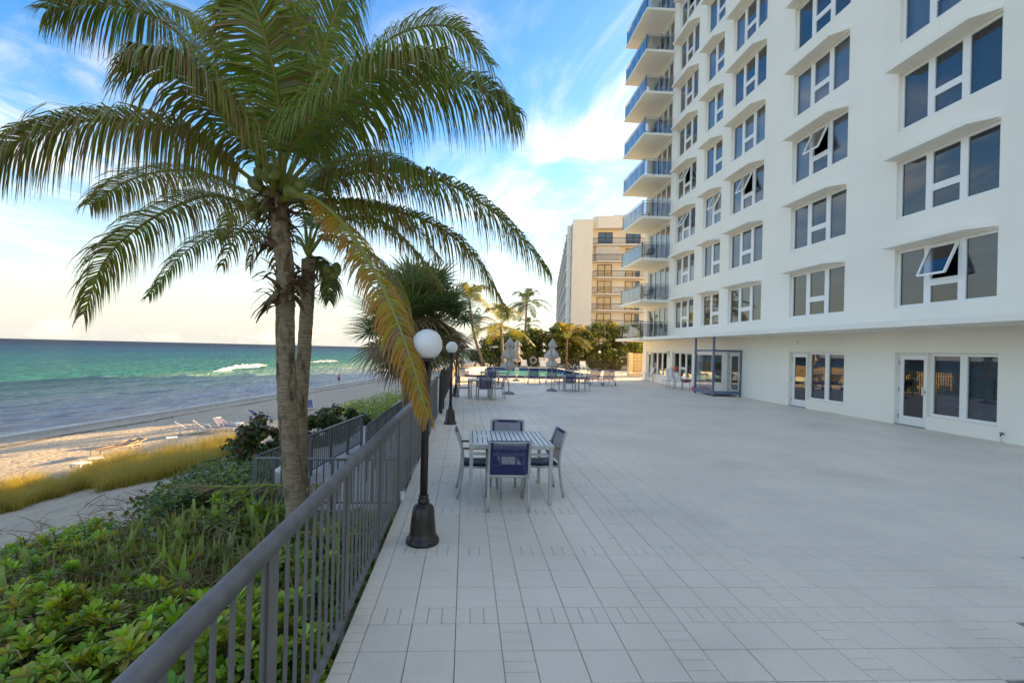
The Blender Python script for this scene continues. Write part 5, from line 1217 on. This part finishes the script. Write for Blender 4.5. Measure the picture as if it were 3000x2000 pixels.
# ------------------------------------------------------------------ planting between the deck and the beach
def on_ground_h(px, py, h):
    d = ray(px, py); t = 2.0
    while t < 120:
        p = CAM+d*t
        if p[2] < ground_z(p[0], p[1])+h: return p
        t += 0.06
    return None
def in_poly(x, y, poly):
    c = False; n = len(poly); j = n-1
    for i in range(n):
        xi, yi = poly[i]; xj, yj = poly[j]
        if (yi > y) != (yj > y) and x < (xj-xi)*(y-yi)/(yj-yi+1e-9)+xi: c = not c
        j = i
    return c
def sample(poly, n, h, rng, xmax=-0.38):
    out = []; xs = [p[0] for p in poly]; ys = [p[1] for p in poly]; tries = 0
    while len(out) < n and tries < n*30:
        tries += 1; x = rng.uniform(min(xs), max(xs)); y = rng.uniform(min(ys), max(ys))
        if not in_poly(x, y, poly): continue
        p = on_ground_h(x, y, h)
        if p is None or p[0] > xmax: continue
        out.append((p[0], p[1], ground_z(p[0], p[1])))
    return out
SCV = [(0.22,0.38,0.05),(0.28,0.45,0.06),(0.15,0.29,0.05),(0.32,0.46,0.07),(0.38,0.40,0.06)]
def scaevola_mesh(seed, h=0.55, spread=0.24):
    g = random.Random(seed); V, F, Cc = MB(), None, None; lf = MB(); stv = MB()
    for s in range(g.randint(5,8)):
        a = g.uniform(0,6.28); q = spread*math.sqrt(g.random()); top = Vector((q*math.cos(a), q*math.sin(a), h*g.uniform(0.55,1.05)))
        stv.tube([(top.x*0.3,top.y*0.3,-0.12),(top.x*0.8,top.y*0.8,top.z*0.5),tuple(top)], [0.008,0.007,0.005], 5)
        ax = Vector((top.x*0.9, top.y*0.9, 0.5)).normalized(); n = g.randint(9,14); base = g.choice(SCV); 
        X = ax.cross(Vector((0.3,1,0.1))).normalized(); Y_ = ax.cross(X)
        for k in range(n):
            b = k*2.4+g.uniform(-0.3,0.3); el = 0.15+0.95*(k/n); d = ((X*math.cos(b)+Y_*math.sin(b))*math.cos(el)+ax*math.sin(el)).normalized()
            ln = g.uniform(0.085,0.135)*(1-0.35*k/n); wv = d.cross(ax).normalized(); up = wv.cross(d); o = top-ax*0.035*(1-k/n)
            col = tuple(c*g.uniform(0.75,1.25)*(0.8+0.35*k/n) for c in base)
            if g.random() < 0.04: col = (0.40,0.30,0.03)
            prof = [(0.0,0.035,0),(0.4,0.13,0.05),(0.78,0.22,0.04),(1.0,0.07,-0.03),(1.0,-0.07,-0.03),(0.78,-0.22,0.04),(0.4,-0.13,0.05),(0.0,-0.035,0)]
            vs = [o+d*(u*ln)+wv*(v_*ln)+up*(w_*ln) for u, v_, w_ in prof]; mid = [o+d*(0.4*ln)+up*(-0.01*ln), o+d*(0.8*ln)+up*(-0.015*ln)]
            vs += mid; lf.add(vs, [(0,1,8,7),(7,8,6)][:1]+[(7,8,6),(1,2,9,8),(8,9,5,6),(2,3,9),(9,4,5),(3,4,9)], col)
    return lf.mesh('foliage', MT['leaf'], True), stv.mesh('stem', MT['branch'])
SN1, SN2 = (0.17,0.27,0.06), (0.38,0.46,0.17)
def snake_mesh(seed, h=0.62):
    g = random.Random(seed); mb = MB()
    for b in range(g.randint(3,6)):
        a = g.uniform(0,6.28); p = Vector((g.uniform(-0.09,0.09), g.uniform(-0.09,0.09), -0.08)); tilt = g.uniform(0.03,0.38); d = Vector((math.cos(a)*tilt, math.sin(a)*tilt, 1)).normalized()
        fa = g.uniform(0,6.28); wv = Vector((math.cos(fa),math.sin(fa),0)); wv = (wv-d*wv.dot(d)).normalized(); nn = d.cross(wv); L_ = h*g.uniform(0.55,1.15); W = g.uniform(0.032,0.052); vs, cs = [], []; n = 9
        cut = g.random() < 0.3; ye = g.random() < 0.22
        for k in range(n+1):
            u = k/n; wd = W*(0.65+0.5*math.sin(math.pi*min(1,u*1.1)))*(1 if (cut or u < 0.6) else max(0.03,(1-u)/0.4))
            vs += [p-wv*wd+nn*wd*0.4, p, p+wv*wd+nn*wd*0.4]
            m_ = lerp(SN1, SN2, g.random()**1.5)
            if ye: m_ = lerp(m_, (0.32,0.24,0.06), 0.55)
            if u > 0.88 and g.random() < 0.35: m_ = (0.28,0.17,0.09)
            e = lerp(m_, (0.26,0.24,0.06), 0.35); cs += [e, m_, e]; p = p+d*(L_/n); d = (d+Vector((g.uniform(-0.05,0.05),g.uniform(-0.05,0.05),-0.02))).normalized()
        mb.add(vs, [(3*k+i,3*k+i+1,3*k+4+i,3*k+3+i) for k in range(n) for i in (0,1)], cs)
    return mb.mesh('foliage', MT['leaf'], True)
rv = random.Random(77)
scv = [scaevola_mesh(500+i) for i in range(8)]; snk = [snake_mesh(600+i) for i in range(8)]
P_SC = sample([(0,1760),(150,1690),(330,1830),(560,1800),(760,1840),(800,1930),(700,2000),(0,2000)], 120, 0.42, rv)
P_SC += sample([(0,1590),(280,1560),(300,1600),(0,1680)], 26, 0.45, rv) + sample([(620,1400),(900,1400),(900,1520),(720,1560),(600,1450)], 18, 0.4, rv)
P_SC += [(rv.uniform(-1.6,-0.45), rv.uniform(-2.6,3.6), -1.0) for _ in range(44)]
for i, (x, y, z) in enumerate(P_SC):
    s = rv.choice((rv.uniform(0.55,0.9), rv.uniform(0.8,1.35))); o = empty('naupaka_shrub', (x,y,ground_z(x,y)-0.02), rv.uniform(0,6.28)); o.scale = (s,s,s*rv.uniform(0.85,1.15))
    tag(o, 'bright green shrub with rosettes of paddle leaves in the bed below the railing', 'shrub', 'naupaka shrubs in the front bed'); k = i % 8
    place('foliage', scv[k][0], o); place('stem', scv[k][1], o)
P_SN = sample([(60,1660),(400,1540),(640,1440),(900,1440),(880,1640),(700,1850),(330,1900),(0,1850),(0,1680)], 230, 0.35, rv) + [(rv.uniform(-2.4,-0.45), rv.uniform(-2.6,4.2), -1.0) for _ in range(50)]
for i, (x, y, z) in enumerate(P_SN):
    s = rv.uniform(0.85,1.3); o = place('snake_plant', snk[i % 8], None, (x,y,ground_z(x,y)), (0,0,rv.uniform(0,6.28))); o.scale = (s,s,s)
    tag(o, 'clump of upright mottled sword leaves in the bed below the railing', 'plant', 'snake plants in the front bed')
# arching strap-leaved lilies
def lily_mesh(seed):
    g = random.Random(seed); mb = MB()
    for b in range(g.randint(11,16)):
        a = g.uniform(0,6.28); e = g.uniform(0.5,1.35); d = Vector((math.cos(a)*math.cos(e), math.sin(a)*math.cos(e), math.sin(e))); p = Vector((0,0,0)); L_ = g.uniform(0.45,0.75); W = g.uniform(0.018,0.03); wv = Vector((-math.sin(a),math.cos(a),0)); vs, cs = [], []
        col = lerp((0.16,0.30,0.04),(0.30,0.42,0.06),g.random())
        for k in range(9):
            u = k/8; wd = W*(0.8+0.4*math.sin(math.pi*u))*(1 if u < 0.6 else max(0.04,(1-u)/0.4)); n_ = d.cross(wv); vs += [p-wv*wd+n_*wd*0.35, p, p+wv*wd+n_*wd*0.35]; cs += [col, tuple(c*0.85 for c in col), col]; p = p+d*L_/8; d = (d+Vector((0,0,-0.16*(0.4+u)))).normalized()
        mb.add(vs, [(3*k+i,3*k+i+1,3*k+4+i,3*k+3+i) for k in range(8) for i in (0,1)], cs)
    return mb.mesh('foliage', MT['leaf'], True)
lm_ = [lily_mesh(700+i) for i in range(4)]
for i, (x, y, z) in enumerate(sample([(380,1680),(600,1640),(680,1760),(420,1800)], 6, 0.35, rv) + sample([(700,1480),(860,1470),(860,1560),(740,1580)], 4, 0.35, rv) + [(-0.9,0.4,0),(-0.8,2.3,0),(-0.7,-0.9,0)]):
    o = place('spider_lily', lm_[i % 4], None, (x,y,ground_z(x,y)+0.12), (0,0,rv.uniform(0,6.28))); tag(o, 'bright green lily with long arching strap leaves in the bed by the railing', 'plant', 'strap leaved lilies in the front bed')
# dry stems and litter
tw = MB(); rt = random.Random(8)
bed = sample([(0,1600),(330,1480),(900,1420),(900,1700),(650,2000),(0,2000)], 1700, 0.25, rt) + [(rt.uniform(-3.0,-0.4), rt.uniform(-2.6,4.0), -1) for _ in range(500)]
for (x, y, z) in bed:
    z = ground_z(x,y); a = rt.uniform(0,6.28); L_ = rt.uniform(0.15,0.5); h0 = rt.uniform(0.0,0.5); up_ = rt.uniform(-0.2,0.7); p = Vector((x,y,z+h0)); q = p+Vector((math.cos(a)*L_,math.sin(a)*L_,up_*L_)); m_ = (p+q)/2+Vector((rt.uniform(-.05,.05),rt.uniform(-.05,.05),rt.uniform(-.02,.09)))
    c = lerp((0.15,0.09,0.055),(0.42,0.30,0.18),rt.random()); tw.tube([p,m_,q], [0.006,0.005,0.003], 4, cap=False, col=c)
tag(tw.build('dry_twigs', MT['dry']), 'tangle of dry brown stems among the bed plants', kind='stuff')
def scatter_leaves(name, pts, h0, h1, size, palette, wts, seed, label, shape='round', per=1, sp=0.1, upb=1.0):
    g = np.random.default_rng(seed); P = np.array([(x,y,ground_z(x,y)) for x, y, _ in pts]); P = np.repeat(P, per, 0); n = len(P)
    P[:,0] += g.normal(0,sp,n); P[:,1] += g.normal(0,sp,n); P[:,2] += g.uniform(h0,h1,n); Nn = np.tile([0,0,upb],(n,1)).astype(float)
    o = leaf_cloud(P, np.full(n,size), Nn, pick_cols(g,n,palette,wts), seed, shape, 0.55, name, MT['leaf']); tag(o, label, kind='stuff'); return o
VINE = [(0.065,0.12,0.035),(0.10,0.17,0.045),(0.16,0.25,0.05),(0.20,0.10,0.04)]
pv = sample([(400,1490),(520,1400),(640,1345),(800,1330),(880,1380),(900,1440),(600,1470),(460,1510)], 1500, 0.3, rt)
scatter_leaves('vine_groundcover', pv, 0.03, 0.5, 0.085, VINE, [0.35,0.35,0.24,0.06], 21, 'dark green round leaved vines between the dune grass and the palm', per=5, sp=0.09)
pf_ = [(rt.uniform(-6.5,-0.4), rt.uniform(-2.8,5.5), 0) for _ in range(2600)]
scatter_leaves('bed_foliage', pf_, 0.02, 0.42, 0.085, [(0.09,0.15,0.035),(0.15,0.24,0.045),(0.20,0.16,0.07),(0.20,0.33,0.06)], [0.3,0.3,0.15,0.25], 22, 'low mixed foliage filling the bed below the railing', per=4, sp=0.10)
pg = sample([(985,1215),(1020,1180),(1180,1135),(1215,1150),(1215,1200),(1050,1230)], 900, 0.3, rt, xmax=-1.9)
scatter_leaves('bright_groundcover', pg, 0.02, 0.55, 0.10, [(0.12,0.20,0.02),(0.18,0.27,0.03),(0.26,0.28,0.03)], [0.4,0.4,0.2], 23, 'bright green groundcover beyond the lower walkway', per=8, sp=0.25)
# sea grapes by the walkway
for i, (px, py, h, rx, lb) in enumerate([(765,1335,1.55,1.15,'reddish sea grape shrub left of the palm trunk beside the walkway end'),(900,1290,1.35,1.4,'reddish sea grape shrub right of the palm trunks beyond the lower railing'),(985,1260,1.2,1.3,'sea grape shrub beyond the middle of the lower railing')]):
    p = on_ground_h(px, py, 0.25); shrub('sea_grape_shrub', (p[0],p[1],ground_z(p[0],p[1])), rx, rx, h, 26, 110, 0.13, lb, [(0.04,0.07,0.02),(0.065,0.10,0.03),(0.10,0.15,0.035),(0.12,0.05,0.03),(0.22,0.20,0.03)], [0.27,0.27,0.2,0.2,0.06], 70+i, low=0.02, group='sea grape shrubs by the walkway')
# dune grass
gr = MB(); rg = random.Random(4)
pts = sample([(-80,1515),(120,1478),(330,1430),(480,1400),(690,1345),(690,1290),(480,1345),(330,1375),(150,1415),(-80,1470)], 4200, 0.05, rg)
pts += sample([(-80,1480),(150,1420),(330,1380),(480,1350),(700,1300),(700,1280),(480,1325),(330,1355),(150,1400),(-80,1450)], 1200, 0.05, rg)
for (x, y, z) in pts:
    den = mnoise.noise((x*0.9, y*0.9, 7.7))
    if den < -0.10: continue
    hs = 0.72+0.55*max(0, den+0.15)
    for b in range(rg.randint(5,9)):
        p = Vector((x+rg.gauss(0,0.05), y+rg.gauss(0,0.05), z-0.02)); a = rg.gauss(2.6,1.1); d = Vector((math.cos(a)*rg.uniform(0.1,0.7), math.sin(a)*rg.uniform(0.1,0.7), 1)).normalized(); L_ = hs*rg.uniform(0.35,0.85)*(1.0 if rg.random() < 0.93 else 1.35)
        w_ = Vector((math.cos(a+1.57),math.sin(a+1.57),0))*rg.uniform(0.004,0.008); vs, cs = [], []; c0 = lerp((0.14,0.17,0.04),(0.40,0.33,0.07),rg.random()); 
        if rg.random() < 0.12: c0 = (0.26,0.17,0.08)
        for k in range(4):
            u = k/3; vs += [p-w_*(1-0.85*u), p+w_*(1-0.85*u)]; cc = lerp(c0, (0.55,0.43,0.11), u*0.8); cs += [cc,cc]; p = p+d*L_/3; d = (d+Vector((math.cos(a)*0.15,math.sin(a)*0.15,-0.28*(1+u)))).normalized()  # golden sunlight on the blade tips is painted into their colour
        gr.add(vs, [(2*k,2*k+1,2*k+3,2*k+2) for k in range(3)], cs)
tag(gr.build('dune_grass', MT['grass']), 'band of tall yellow green dune grass', kind='stuff')
# dead palm frond lying at the foot of the palm
ff = empty('dead_frond', tuple(at(850,1440,4.0))); tag(ff, 'dry brown palm frond hanging low behind the palm trunk', 'palm frond')
frond(ff, A3((880,1435,4.05),(800,1420,4.15),(680,1425,4.2),(540,1420,4.25)), 901, n=60, Lm=0.42, wid=0.03, droop=0.10, age=1.0, m=MT['dry'], name='leaflets', start=0.05, lift=0.0)
f2 = empty('dead_frond', tuple(at(900,1430,4.4))); tag(f2, 'grey dead palm frond standing between the palm trunk and the deck railing', 'palm frond')
frond(f2, A3((885,1440,4.4),(930,1420,4.4),(985,1440,4.4)), 902, n=24, Lm=0.35, wid=0.03, droop=0.3, age=1.0, m=MT['dry'], name='leaflets', start=0.05)

# ------------------------------------------------------------------ on the beach
BL = make_lounger(mat('faded_sling', (0.10,0.10,0.20), 0.7), MT['whiteplastic'], False, R_(38)); BL.name = 'beach_lounger'
BS = [(655,1262,R_(-110),'blue sling beach lounger with its back raised on the sand'),(598,1268,R_(-60),'beach lounger with pale arms beside the blue one'),(545,1272,R_(-55),'low beach lounger leftmost of the three on the lit sand'),
      (905,1200,R_(-160),'dark beach lounger seen from behind just right of the palm trunks'),(752,1232,R_(-100),'beach lounger mostly hidden by the sea grape shrub')]
for i, (px, py, rz, lb) in enumerate(BS):
    p = on_ground(px, py); o = BL if i == 0 else copy_tree(BL); o.location = (p[0],p[1],ground_z(p[0],p[1])); o.rotation_euler = (0,0,rz); tag(o, lb, 'lounger', 'loungers on the beach')
FT = mat('tan_sling', (0.24,0.15,0.11), 0.7); W1 = make_lounger(FT, mat('wood_frame', (0.42,0.30,0.17), 0.7), False, R_(12), False); W1.name = 'wooden_lounger'
for i, (px, py, lb) in enumerate([(352,1325,'reclined tan beach lounger, left of a pair on the sand behind the grass'),(378,1318,'reclined tan beach lounger, right of a pair on the sand behind the grass')]):
    p = on_ground(px, py); o = W1 if i == 0 else copy_tree(W1); o.location = (p[0],p[1],ground_z(p[0],p[1])); o.rotation_euler = (0,0,R_(165)); tag(o, lb, 'lounger', 'tan loungers on the beach')
TB = empty('beach_table'); 
tp = MB().box(-0.24,0.24,-0.24,0.24,0.40,0.43); soft(tp.build('top', MT['whiteplastic'], TB), 0.012)
for i in (-1,1):
    for j in (-1,1): MB().bar((i*0.2,j*0.2,0.40),(i*0.23,j*0.23,0.0),0.05,0.035).build('leg', MT['whiteplastic'], TB)
for i, (px, py, lb) in enumerate([(698,1258,'white plastic table on the sand right of the blue lounger'),(280,1372,'white plastic table half hidden in the dune grass, right of two'),(236,1388,'white plastic table half hidden in the dune grass, left of two'),(502,1305,'white plastic table on the sand behind the brightest grass')]):
    p = on_ground(px, py); o = TB if i == 0 else copy_tree(TB); o.location = (p[0],p[1],ground_z(p[0],p[1])); o.rotation_euler = (0,0,i*0.7); tag(o, lb, 'table', 'white tables on the beach')
# driftwood by the far water
tag(MB().tube([(0,0,0),(2.5,0.6,0.25),(5,0.5,0.5)], [0.14,0.11,0.05], 7).build('driftwood', MT['branch'], None, True, tuple(on_deck(1100,1090,-5.15))), 'dark driftwood log at the water edge far down the beach', 'driftwood')
# walker at the water's edge
wp = on_deck(992.5, 1122.5, -5.15)
def skin_body(name, joints, edges, radii, m, parent):
    me = bpy.data.meshes.new(name); me.from_pydata(joints, edges, []); o = place(name, me, parent); me.materials.append(m)
    sk = o.modifiers.new('skin', 'SKIN'); me.skin_vertices.new() if not me.skin_vertices else None
    for i, r_ in enumerate(radii): me.skin_vertices[0].data[i].radius = (r_[0], r_[1])
    me.skin_vertices[0].data[0].use_root = True; ss = o.modifiers.new('sub', 'SUBSURF'); ss.levels = 2; ss.render_levels = 2; sk.use_smooth_shade = True; return o
pe = empty('person', tuple(wp), R_(15)); tag(pe, 'person in a pink top and dark shorts walking along the water', 'person')
SK = mat('skin', (0.30,0.17,0.11), 0.55)
J = [(0,0,0.92),(0,0,1.12),(0,0,1.36),(0,0,1.46),(0,0.01,1.56),(0,0.01,1.66),(0.09,0,0.86),(0.10,0.10,0.48),(0.10,0.06,0.08),(0.10,0.17,0.04),(-0.09,0,0.86),(-0.10,-0.06,0.48),(-0.10,-0.18,0.12),(-0.10,-0.09,0.05),
     (0.17,0,1.36),(0.25,-0.04,1.10),(0.25,0.04,0.86),(-0.17,0,1.36),(-0.25,0.05,1.10),(-0.24,0.16,0.90),(0.25,0.06,0.78),(-0.24,0.2,0.83)]
Ed = [(0,1),(1,2),(2,3),(3,4),(4,5),(0,6),(6,7),(7,8),(8,9),(0,10),(10,11),(11,12),(12,13),(2,14),(14,15),(15,16),(16,20),(2,17),(17,18),(18,19),(19,21)]
Rr = [(0.15,0.11),(0.13,0.10),(0.15,0.10),(0.05,0.05),(0.085,0.10),(0.08,0.09),(0.09,0.09),(0.06,0.06),(0.04,0.04),(0.035,0.03),(0.09,0.09),(0.06,0.06),(0.04,0.04),(0.035,0.03),(0.055,0.05),(0.042,0.042),(0.033,0.033),(0.055,0.05),(0.042,0.042),(0.033,0.033),(0.03,0.02),(0.03,0.02)]
skin_body('body', J, Ed, Rr, SK, pe)
MB().lathe([(0.165,0.95),(0.15,1.1),(0.17,1.25),(0.18,1.36),(0.10,1.43)], 16, fn=lambda a, i, z: 1-0.25*abs(math.sin(a))).build('top', mat('pink_cloth', (0.55,0.12,0.20), 0.8), pe, True)
MB().lathe([(0.20,0.66),(0.20,0.80),(0.18,0.96)], 16, fn=lambda a, i, z: 1-0.22*abs(math.sin(a))).build('shorts', mat('dark_cloth', (0.03,0.03,0.05), 0.8), pe, True)
MB().lathe([(0.02,1.78),(0.09,1.74),(0.105,1.66),(0.08,1.58),(0.05,1.52)], 14, (0,-0.015,0)).build('hair', mat('dark_hair', (0.03,0.018,0.012), 0.6), pe, True)
